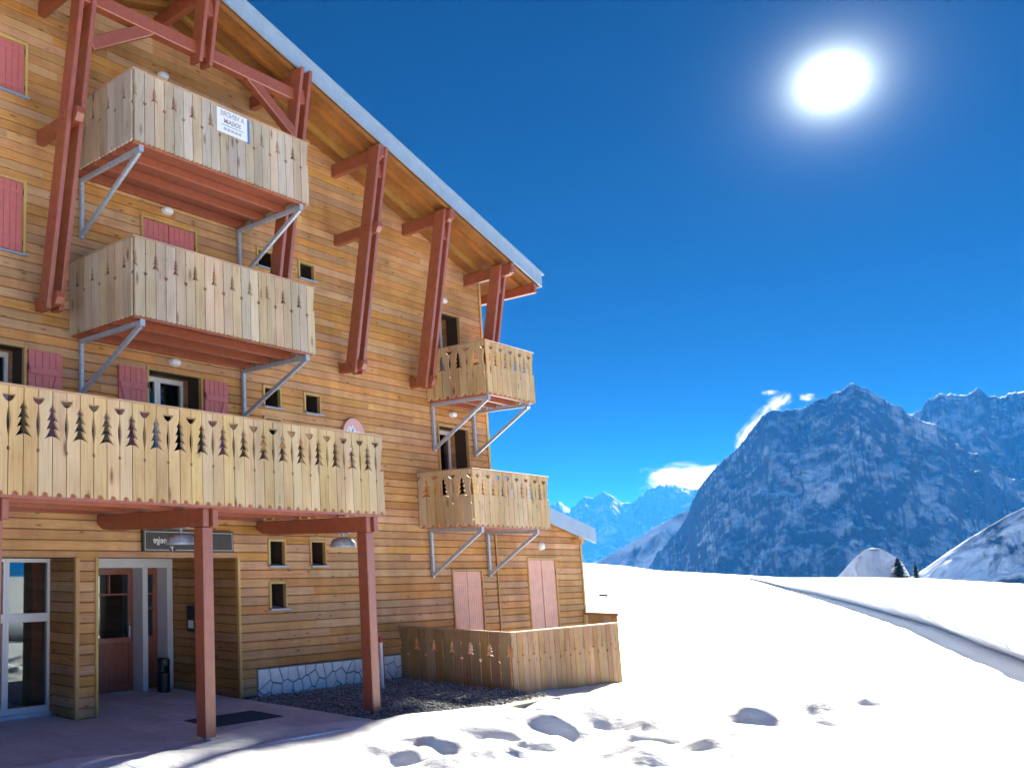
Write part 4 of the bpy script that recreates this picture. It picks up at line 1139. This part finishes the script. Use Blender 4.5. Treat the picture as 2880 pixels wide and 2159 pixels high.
gb = MB().box(11.725, 16.40, 7.9, FY - 0.036, -0.2, -0.03).build('gravel_bed', M['bed']); tag(gb, 'dark gravel bed in front of the stone plinth', kind='structure')
ico = bmesh.new(); bmesh.ops.create_icosphere(ico, subdivisions=1, radius=1.0)
IV = np.array([v.co[:] for v in ico.verts]); IF = [[v.index for v in f.verts] for f in ico.faces]; ico.free()
mb = MB(); rg = np.random.default_rng(8)
for k in range(9000):
    x = rg.uniform(11.73, 16.39); y = rg.uniform(8.1, FY - 0.06)
    s = rg.uniform(0.008, 0.021) * (1.7 if rg.random() < 0.05 else 1)
    v = IV * (1 + rg.uniform(-.25, .25, (len(IV), 1))) * s * np.array([1.2, 1, .7])
    a = rg.uniform(0, 6.28); ca, sa = math.cos(a), math.sin(a)
    v = np.stack([v[:, 0] * ca - v[:, 1] * sa + x, v[:, 0] * sa + v[:, 1] * ca + y, v[:, 2] - 0.028 + s * 0.4 + 0.03 * rg.random()], 1)
    mb.cr = float(rg.uniform(0.01, 0.99)); mb.add(v, IF)
gv = mb.build('gravel', M['gravel']); tag(gv, 'loose dark grey gravel in front of the stone plinth', kind='stuff')

# ================================================================== small things on and around the house
def bulkhead(x, z, label, yf=FY - 0.024, rx=0.12, rz=0.065):
    t = empty('wall_lamp', (x, yf, z), label, 'lamp', 'white oval lamps on the timber walls')
    def oval(sx, sz, y0, y1, n=20, name='', mat=None, dome=False):
        mb = MB()
        rings = [(1.0, y0), (1.0, (y0 + y1) / 2), (0.82, y1 * 0.85 + y0 * 0.15), (0.45, y1), (0.02, y1 - 0.002)] if dome else [(1.0, y0), (1.0, y1), (0.02, y1)]
        vs = [(x + sx * f * math.copysign(abs(math.cos(a)) ** 0.75, math.cos(a)), y, z + sz * f * math.copysign(abs(math.sin(a)) ** 0.75, math.sin(a))) for f, y in rings for a in np.linspace(0, 2 * math.pi, n, endpoint=False)]
        fs = [(j * n + k, j * n + (k + 1) % n, (j + 1) * n + (k + 1) % n, (j + 1) * n + k) for j in range(len(rings) - 1) for k in range(n)]
        mb.add(vs, fs); mb.build(name, mat, t, smooth=dome)
    oval(rx, rz, yf - 0.001, yf - 0.030, name='base', mat=M['white_frame'])
    oval(rx * 0.92, rz * 0.9, yf - 0.031, yf - 0.095, name='diffuser', mat=M['lampglass'], dome=True)
bulkhead(10.05, 10.80, 'white oval lamp peeking over the rail of the topmost balcony')
bulkhead(10.12, 8.32, 'white oval lamp above the closed rose shutters of the middle balcony')
bulkhead(10.25, 5.66, 'white oval lamp above the open rose shutters of the long balcony')
bulkhead(18.70, 8.28, 'white oval lamp above the upper small balcony door')
bulkhead(18.84, 5.63, 'white oval lamp above the lower small balcony door')
bulkhead(22.53, 2.70, 'white oval lamp above the annex shutters', rx=0.10, rz=0.10)

def shed_lamp(x, label):
    t = empty('downlight', (x, 9.26, 2.55), label, 'lamp', 'galvanised lamps under the long balcony')
    prof = [(0.005, 0.155), (0.10, 0.150), (0.16, 0.125), (0.195, 0.08), (0.208, 0.02), (0.212, 0.0), (0.203, 0.0), (0.196, 0.03), (0.15, 0.11), (0.005, 0.14)]
    MB().lathe((x, 9.26, 2.545), prof, 28).build('lamp_shade', M['steel'], t, smooth=True)
    MB().lathe((x, 9.26, 2.70), [(0.02, 0), (0.02, 0.079)], 10).build('stem', M['steel'], t)
    MB().lathe((x, 9.26, 2.565), [(0.01, -0.01), (0.035, 0.0), (0.04, 0.03), (0.03, 0.07), (0.012, 0.09)], 12).build('bulb', M['lampglass'], t, smooth=True)
    MB().box(x - 0.03, x + 0.03, 9.12, 9.40, 2.762, 2.779).build('mounting_plate', M['steel'], t)
shed_lamp(8.66, 'galvanised lamp hanging by the middle pillar in front of the black sign')
shed_lamp(12.27, 'galvanised lamp hanging by the right pillar')

def text_mesh(body, size, name, mat, parent, wpos, shear=0.0, sx=1.0, thick=0.002, bold=0.0):
    """mirrored lettering standing in the XZ plane, reads right to left as in the photograph"""
    c = bpy.data.curves.new(name, 'FONT'); c.body = body; c.size = size; c.shear = shear; c.align_x = 'CENTER'; c.align_y = 'CENTER'
    c.extrude = thick; c.offset = bold; c.resolution_u = 3
    t = bpy.data.objects.new('tmp', c); COL.objects.link(t)
    dg = bpy.context.evaluated_depsgraph_get()
    me = bpy.data.meshes.new_from_object(t.evaluated_get(dg))
    bpy.data.objects.remove(t)
    v = np.zeros(len(me.vertices) * 3); me.vertices.foreach_get('co', v); v = v.reshape(-1, 3)
    v = np.stack([-v[:, 0] * sx, -v[:, 2], v[:, 1]], 1)
    me.vertices.foreach_set('co', v.ravel()); me.update()
    bm = bmesh.new(); bm.from_mesh(me); bmesh.ops.recalc_face_normals(bm, faces=bm.faces); bm.to_mesh(me); bm.free()
    me.name = name; me.materials.clear(); me.materials.append(mat)
    o = bpy.data.objects.new(name, me); link(o, wpos, parent)
    return o
# black name sign over the porch
SGX0, SGX1, SGZ0, SGZ1 = 9.49, 11.55, 2.475, 2.825
sg = empty('name_sign', ((SGX0 + SGX1) / 2, FY - 0.06, SGZ0), 'black board with cream script lettering over the porch', 'sign')
MB().box(SGX0, SGX1, FY - 0.085, FY - 0.026, SGZ0, SGZ1).build('panel', M['signblack'], sg, bevel=0.003)
ys = FY - 0.0865
mb = MB(); t = 0.008; m_ = 0.03
xb = 10.12
for a, b, c, d in ((SGX0 + m_, SGX1 - m_, SGZ1 - m_ - t, SGZ1 - m_), (SGX0 + m_, xb - 0.07, SGZ0 + m_ - t, SGZ0 + m_), (xb + 0.07, SGX1 - m_, SGZ0 + m_ - t, SGZ0 + m_),
                   (SGX0 + m_, SGX0 + m_ + t, SGZ0 + m_, SGZ1 - m_ - t), (SGX1 - m_ - t, SGX1 - m_, SGZ0 + m_, SGZ1 - m_ - t)):
    mb.box(a, b, ys - 0.002, ys + 0.0012, c, d)
mb.build('border_line', M['cream'], sg)
text_mesh('Perce-neige', 0.15, 'lettering', M['cream'], sg, (10.03, ys - 0.0008, 2.655), shear=0.25, sx=0.92, bold=0.002)
text_mesh('Y', 0.10, 'flower_mark', M['cream'], sg, (xb, ys - 0.0008, SGZ0 + 0.045), shear=0.3, bold=0.003)
# for-sale board on the upper balcony
q = empty('sale_board', (10.19, 9.52, 9.13), 'white sale board with mirrored lettering on the topmost balcony', 'sign')
yb = 9.56 - 0.037
MB().box(9.80, 10.50, yb - 0.008, yb - 0.0025, 9.105, 9.51).build('panel', M['signwhite'], q)
MB().box(10.502, 10.555, yb - 0.008, yb - 0.0025, 9.09, 9.49).build('edge_strip', M['signblue'], q)
text_mesh('A VENDRE', 0.125, 'lettering', M['ink'], q, (10.15, yb - 0.0095, 9.43), sx=0.95)
text_mesh('SOGAIM', 0.105, 'lettering', M['ink'], q, (10.15, yb - 0.0095, 9.31), sx=1.0, bold=0.002)
MB().box(9.90, 10.40, yb - 0.011, yb - 0.0085, 9.235, 9.248).build('underline', M['inkblue'], q)
text_mesh('04 00 00 00 00', 0.07, 'lettering', M['ink'], q, (10.15, yb - 0.0095, 9.175), sx=0.95)
# round mountain emblem
EX, EZ, ER = 15.10, 4.815, 0.355
e = empty('emblem', (EX, FY - 0.05, EZ - ER), 'round pink emblem with white and blue mountains behind the long balcony rail', 'sign')
MB().lathe((EX, FY, EZ), [(0.001, -0.028), (ER, -0.028), (ER, -0.085), (0.001, -0.085)], 48, 'y').build('disc', M['pink'], e)
yy = FY - 0.0862
def flat(pts, name, mat, dy=0.0):
    MB().prism([(EX + x * ER, yy - dy, EZ + z * ER) for x, z in pts], (0, -0.0018, 0)).build(name, mat, e)
rim = [(math.cos(a) * .93, math.sin(a) * .93) for a in np.linspace(math.radians(205), math.radians(335), 14)]
flat([(-.93, .02), (-.70, .20), (-.42, .55), (-.30, .42), (-.12, .62), (.05, .38), (.22, .18), (.40, .30), (.62, .0), (.90, -.2)] + rim[::-1], 'snow_peaks', M['signwhite'])
for k, pl_ in enumerate(([(-.72, .06), (-.38, .42), (-.48, .12), (-.80, -.10)], [(-.10, .46), (.02, .10), (-.08, -.04), (-.34, .18)], [(.36, .20), (.46, .06), (.40, -.02), (.28, .12)], [(.10, -.20), (.28, -.06), (.52, -.30), (.14, -.34)])):
    flat(pl_, 'rock_patch', M['emblue'], 0.0022)
# ashtray bin by the door
b_ = empty('ash_bin', (11.22, 12.50, 0.0), 'small black cylindrical ash bin beside the entrance door', 'bin')
MB().lathe((11.22, 12.50, 0.002), [(0.001, 0), (0.118, 0), (0.118, 0.33), (0.112, 0.332), (0.112, 0.335)], 28).build('body', M['black'], b_, smooth=False)
MB().lathe((11.22, 12.50, 0.002), [(0.112, 0.336), (0.112, 0.47)], 28, a0=math.radians(-65), a1=math.radians(205)).build('throat', M['black'], b_)
MB().lathe((11.22, 12.50, 0.002), [(0.112, 0.471), (0.118, 0.473), (0.118, 0.575), (0.10, 0.585), (0.09, 0.57), (0.001, 0.57)], 28).build('top', M['black'], b_)
# letter box on the porch side wall
l_ = empty('letter_box', (11.64, 12.23, 1.05), 'narrow dark box with a white notice on the porch side wall', 'letter box')
MB().box(11.60, 11.675, 12.08, 12.28, 1.06, 1.52).build('body', M['black'], l_, bevel=0.006)
MB().box(11.597, 11.5995, 12.10, 12.24, 1.12, 1.26).build('notice', M['signwhite'], l_)
MB().box(11.594, 11.5995, 12.11, 12.25, 1.43, 1.455).build('slot', M['dark'], l_)
# doormat
mt = empty('doormat', (10.13, 9.74, 0.002), 'dark blue doormat lying on the paving by the middle pillar', 'doormat')
MB().box(9.42, 10.86, 9.42, 10.05, 0.003, 0.014).build('rim', M['black'], mt)
mb = MB()
for k in range(40):
    y = 9.45 + k * 0.0145
    mb.box(9.45, 10.83, y, y + 0.009, 0.0142, 0.020)
mb.build('ribs', M['mat'], mt)
# snow stake by the plinth
st = empty('snow_stake', (14.79, 10.40, -0.03), 'white and red snow marker stake beside the right pillar', 'stake')
MB().lathe((14.79, 10.40, -0.2), [(0.001, 0), (0.035, 0), (0.035, 1.02)], 14).build('pole', M['white'], st, smooth=False)
MB().lathe((14.79, 10.40, 0.821), [(0.037, 0), (0.037, 0.09), (0.001, 0.115)], 14).build('cap', M['polered'], st)
MB().box(14.826, 14.845, 10.37, 10.43, 0.05, 0.75).build('stripe', M['polered'], st)
# weathered stub sticking out of the snow far out
c = at_z(1697, 1673, 0.2)
for _ in range(6):
    c = at_z(1697, 1678, gz(c.x, c.y))
gl = gz(c.x, c.y)
sb = empty('wooden_stub', (c.x, c.y, gl), 'short brown log end lying alone in the snow field', 'log')
mb = MB(); mb.beam((c.x - RGT.x * .24, c.y - RGT.y * .24, gl + 0.10), (c.x + RGT.x * .24, c.y + RGT.y * .24, gl + 0.07), 0.15, 0.13, ch=0.04); mb.build('log', M['log'], sb)
mb = MB(); mb.beam((c.x - RGT.x * .245, c.y - RGT.y * .245, gl + 0.10), (c.x - RGT.x * .242, c.y - RGT.y * .242, gl + 0.10), 0.10, 0.09); mb.build('end_grain', M['trim'], sb)
# spruce beside the mound
def spruce(px, py, R, h, rad, label, seed):
    a, e_ = az_el(px, py); x, y = R * math.cos(a), R * math.sin(a); z0 = EYE.z + R * math.tan(e_)
    t = empty('spruce_tree', (x, y, z0), label, 'tree', 'dark spruces below the mountain')
    rg = random.Random(seed)
    MB().lathe((x, y, z0), [(0.22, 0), (0.16, h * .3), (0.08, h * .7), (0.02, h)], 8).build('trunk', M['bark'], t)
    mb = MB()
    for k in range(900):
        f = rg.random() ** 0.8; zz = z0 + h * (0.08 + 0.92 * f); rr = rad * (1 - f) ** 0.85 * (0.35 + 0.65 * rg.random()) * (0.8 + 0.3 * math.sin(f * 40)); an = rg.uniform(0, 6.283)
        cx, cy = x + rr * math.cos(an), y + rr * math.sin(an); s = rg.uniform(0.18, 0.42)
        d = Vector((math.cos(an), math.sin(an), -0.45)).normalized(); sd_ = Vector((-math.sin(an), math.cos(an), rg.uniform(-.3, .3)))
        p = Vector((cx, cy, zz))
        mb.add([p - d * s, p + sd_ * s * .4, p + d * s, p - sd_ * s * .4], [(0, 1, 2, 3)])
    mb.build('crown', M['needle'], t)
spruce(2532, 1640, 198, 4.0, 1.6, 'dark spruce tree hugging the right flank of the snow mound', 1)
spruce(2580, 1640, 330, 5.0, 1.4, 'dark spruce between the snow mound and the right-hand hill', 2)

# ------------------------------------------------------------------ haze: the cold blue air between here and the mountains
hm = bpy.data.materials.new('blue_air'); hm.use_nodes = True
nt = hm.node_tree; nt.nodes.clear()
out = nt.nodes.new('ShaderNodeOutputMaterial'); pv = nt.nodes.new('ShaderNodeVolumePrincipled')
pv.inputs['Color'].default_value = (0.03, 0.265, 0.92, 1)
pv.inputs['Absorption Color'].default_value = (1, 1, 1, 1)
pv.inputs['Density'].default_value = 8.0e-5
pv.inputs['Anisotropy'].default_value = 0.0
nt.links.new(pv.outputs[0], out.inputs['Volume'])
ztop = max(max(v.co.z for v in bpy.data.objects[n_].data.vertices) for n_ in ('mountain', 'rear_ridge', 'far_mountain_range')) + 25
hz = MB().box(-2500, 12700, -4500, 11500, -365, ztop).build('haze', hm); tag(hz, 'thin blue mountain air in front of the peaks', kind='stuff')

# ------------------------------------------------------------------ clouds behind the ridges, beyond the haze
cm = bpy.data.materials.new('cloud_vapour'); cm.use_nodes = True
nt = cm.node_tree; nt.nodes.clear(); L = nt.links.new
out = nt.nodes.new('ShaderNodeOutputMaterial'); pv = nt.nodes.new('ShaderNodeVolumePrincipled')
pv.inputs['Color'].default_value = (0.97, 0.98, 1.0, 1); pv.inputs['Anisotropy'].default_value = 0.25
tcn = nt.nodes.new('ShaderNodeTexCoord'); ln = nt.nodes.new('ShaderNodeVectorMath'); ln.operation = 'LENGTH'
L(tcn.outputs['Object'], ln.inputs[0])
no = nt.nodes.new('ShaderNodeTexNoise'); no.inputs['Scale'].default_value = 2.2; no.inputs['Detail'].default_value = 8; no.inputs['Roughness'].default_value = 0.6
oi = nt.nodes.new('ShaderNodeObjectInfo'); ad = nt.nodes.new('ShaderNodeVectorMath'); ad.operation = 'ADD'; L(tcn.outputs['Object'], ad.inputs[0]); L(oi.outputs['Location'], ad.inputs[1]); L(ad.outputs[0], no.inputs['Vector'])
a1 = nt.nodes.new('ShaderNodeMath'); a1.operation = 'MULTIPLY_ADD'; L(no.outputs['Fac'], a1.inputs[0]); a1.inputs[1].default_value = 2.1; a1.inputs[2].default_value = -0.45
a2 = nt.nodes.new('ShaderNodeMath'); a2.operation = 'SUBTRACT'; L(a1.outputs[0], a2.inputs[0]); L(ln.outputs['Value'], a2.inputs[1])
a3 = nt.nodes.new('ShaderNodeMath'); a3.operation = 'MULTIPLY'; L(a2.outputs[0], a3.inputs[0]); a3.inputs[1].default_value = 0.012; a3.use_clamp = False
a4 = nt.nodes.new('ShaderNodeMath'); a4.operation = 'MAXIMUM'; L(a3.outputs[0], a4.inputs[0]); a4.inputs[1].default_value = 0.0
L(a4.outputs[0], pv.inputs['Density']); L(pv.outputs[0], out.inputs['Volume'])
def cloud(px, py, R_, wpx, hpx, depth, label, roll=0.0):
    a, e = az_el(px, py)
    k = R_ / math.cos(math.atan((px - PCX) / FOC)) / FOC / math.hypot(1, 0) * math.cos(math.atan((px - PCX) / FOC)) ** 2
    bm = bmesh.new(); bmesh.ops.create_icosphere(bm, subdivisions=3, radius=1.02)
    me = bpy.data.meshes.new('cloud'); bm.to_mesh(me); bm.free(); me.materials.append(cm)
    o = bpy.data.objects.new('cloud', me); link(o, (R_ * math.cos(a), R_ * math.sin(a), EYE.z + R_ * math.tan(e)))
    o.rotation_euler = (Matrix.Rotation(a - math.pi / 2, 3, 'Z') @ Matrix.Rotation(-roll, 3, 'Y')).to_euler()
    o.scale = (wpx * k / 2, depth, hpx * k / 2)
    tag(o, label, 'cloud', 'small clouds behind the ridges')
CR_ = 14500
cloud(1950, 1348, CR_, 330, 130, 300, 'bright flat cloud resting on the far range left of the big peak', 0.12)
cloud(1875, 1342, CR_, 170, 90, 200, 'left end puff of the bright cloud on the far range')
cloud(2118, 1215, CR_, 230, 85, 200, 'thin bright cloud climbing the left flank of the big peak', 0.95)
cloud(2185, 1135, CR_, 120, 55, 120, 'ragged cloud wisp on the upper left ridge of the big peak', 0.6)
cloud(2270, 1118, CR_, 60, 40, 80, 'tiny cloud wisp just left of the summit')
cloud(2165, 1103, CR_, 60, 26, 70, 'tiny detached cloud scrap above the left ridge')
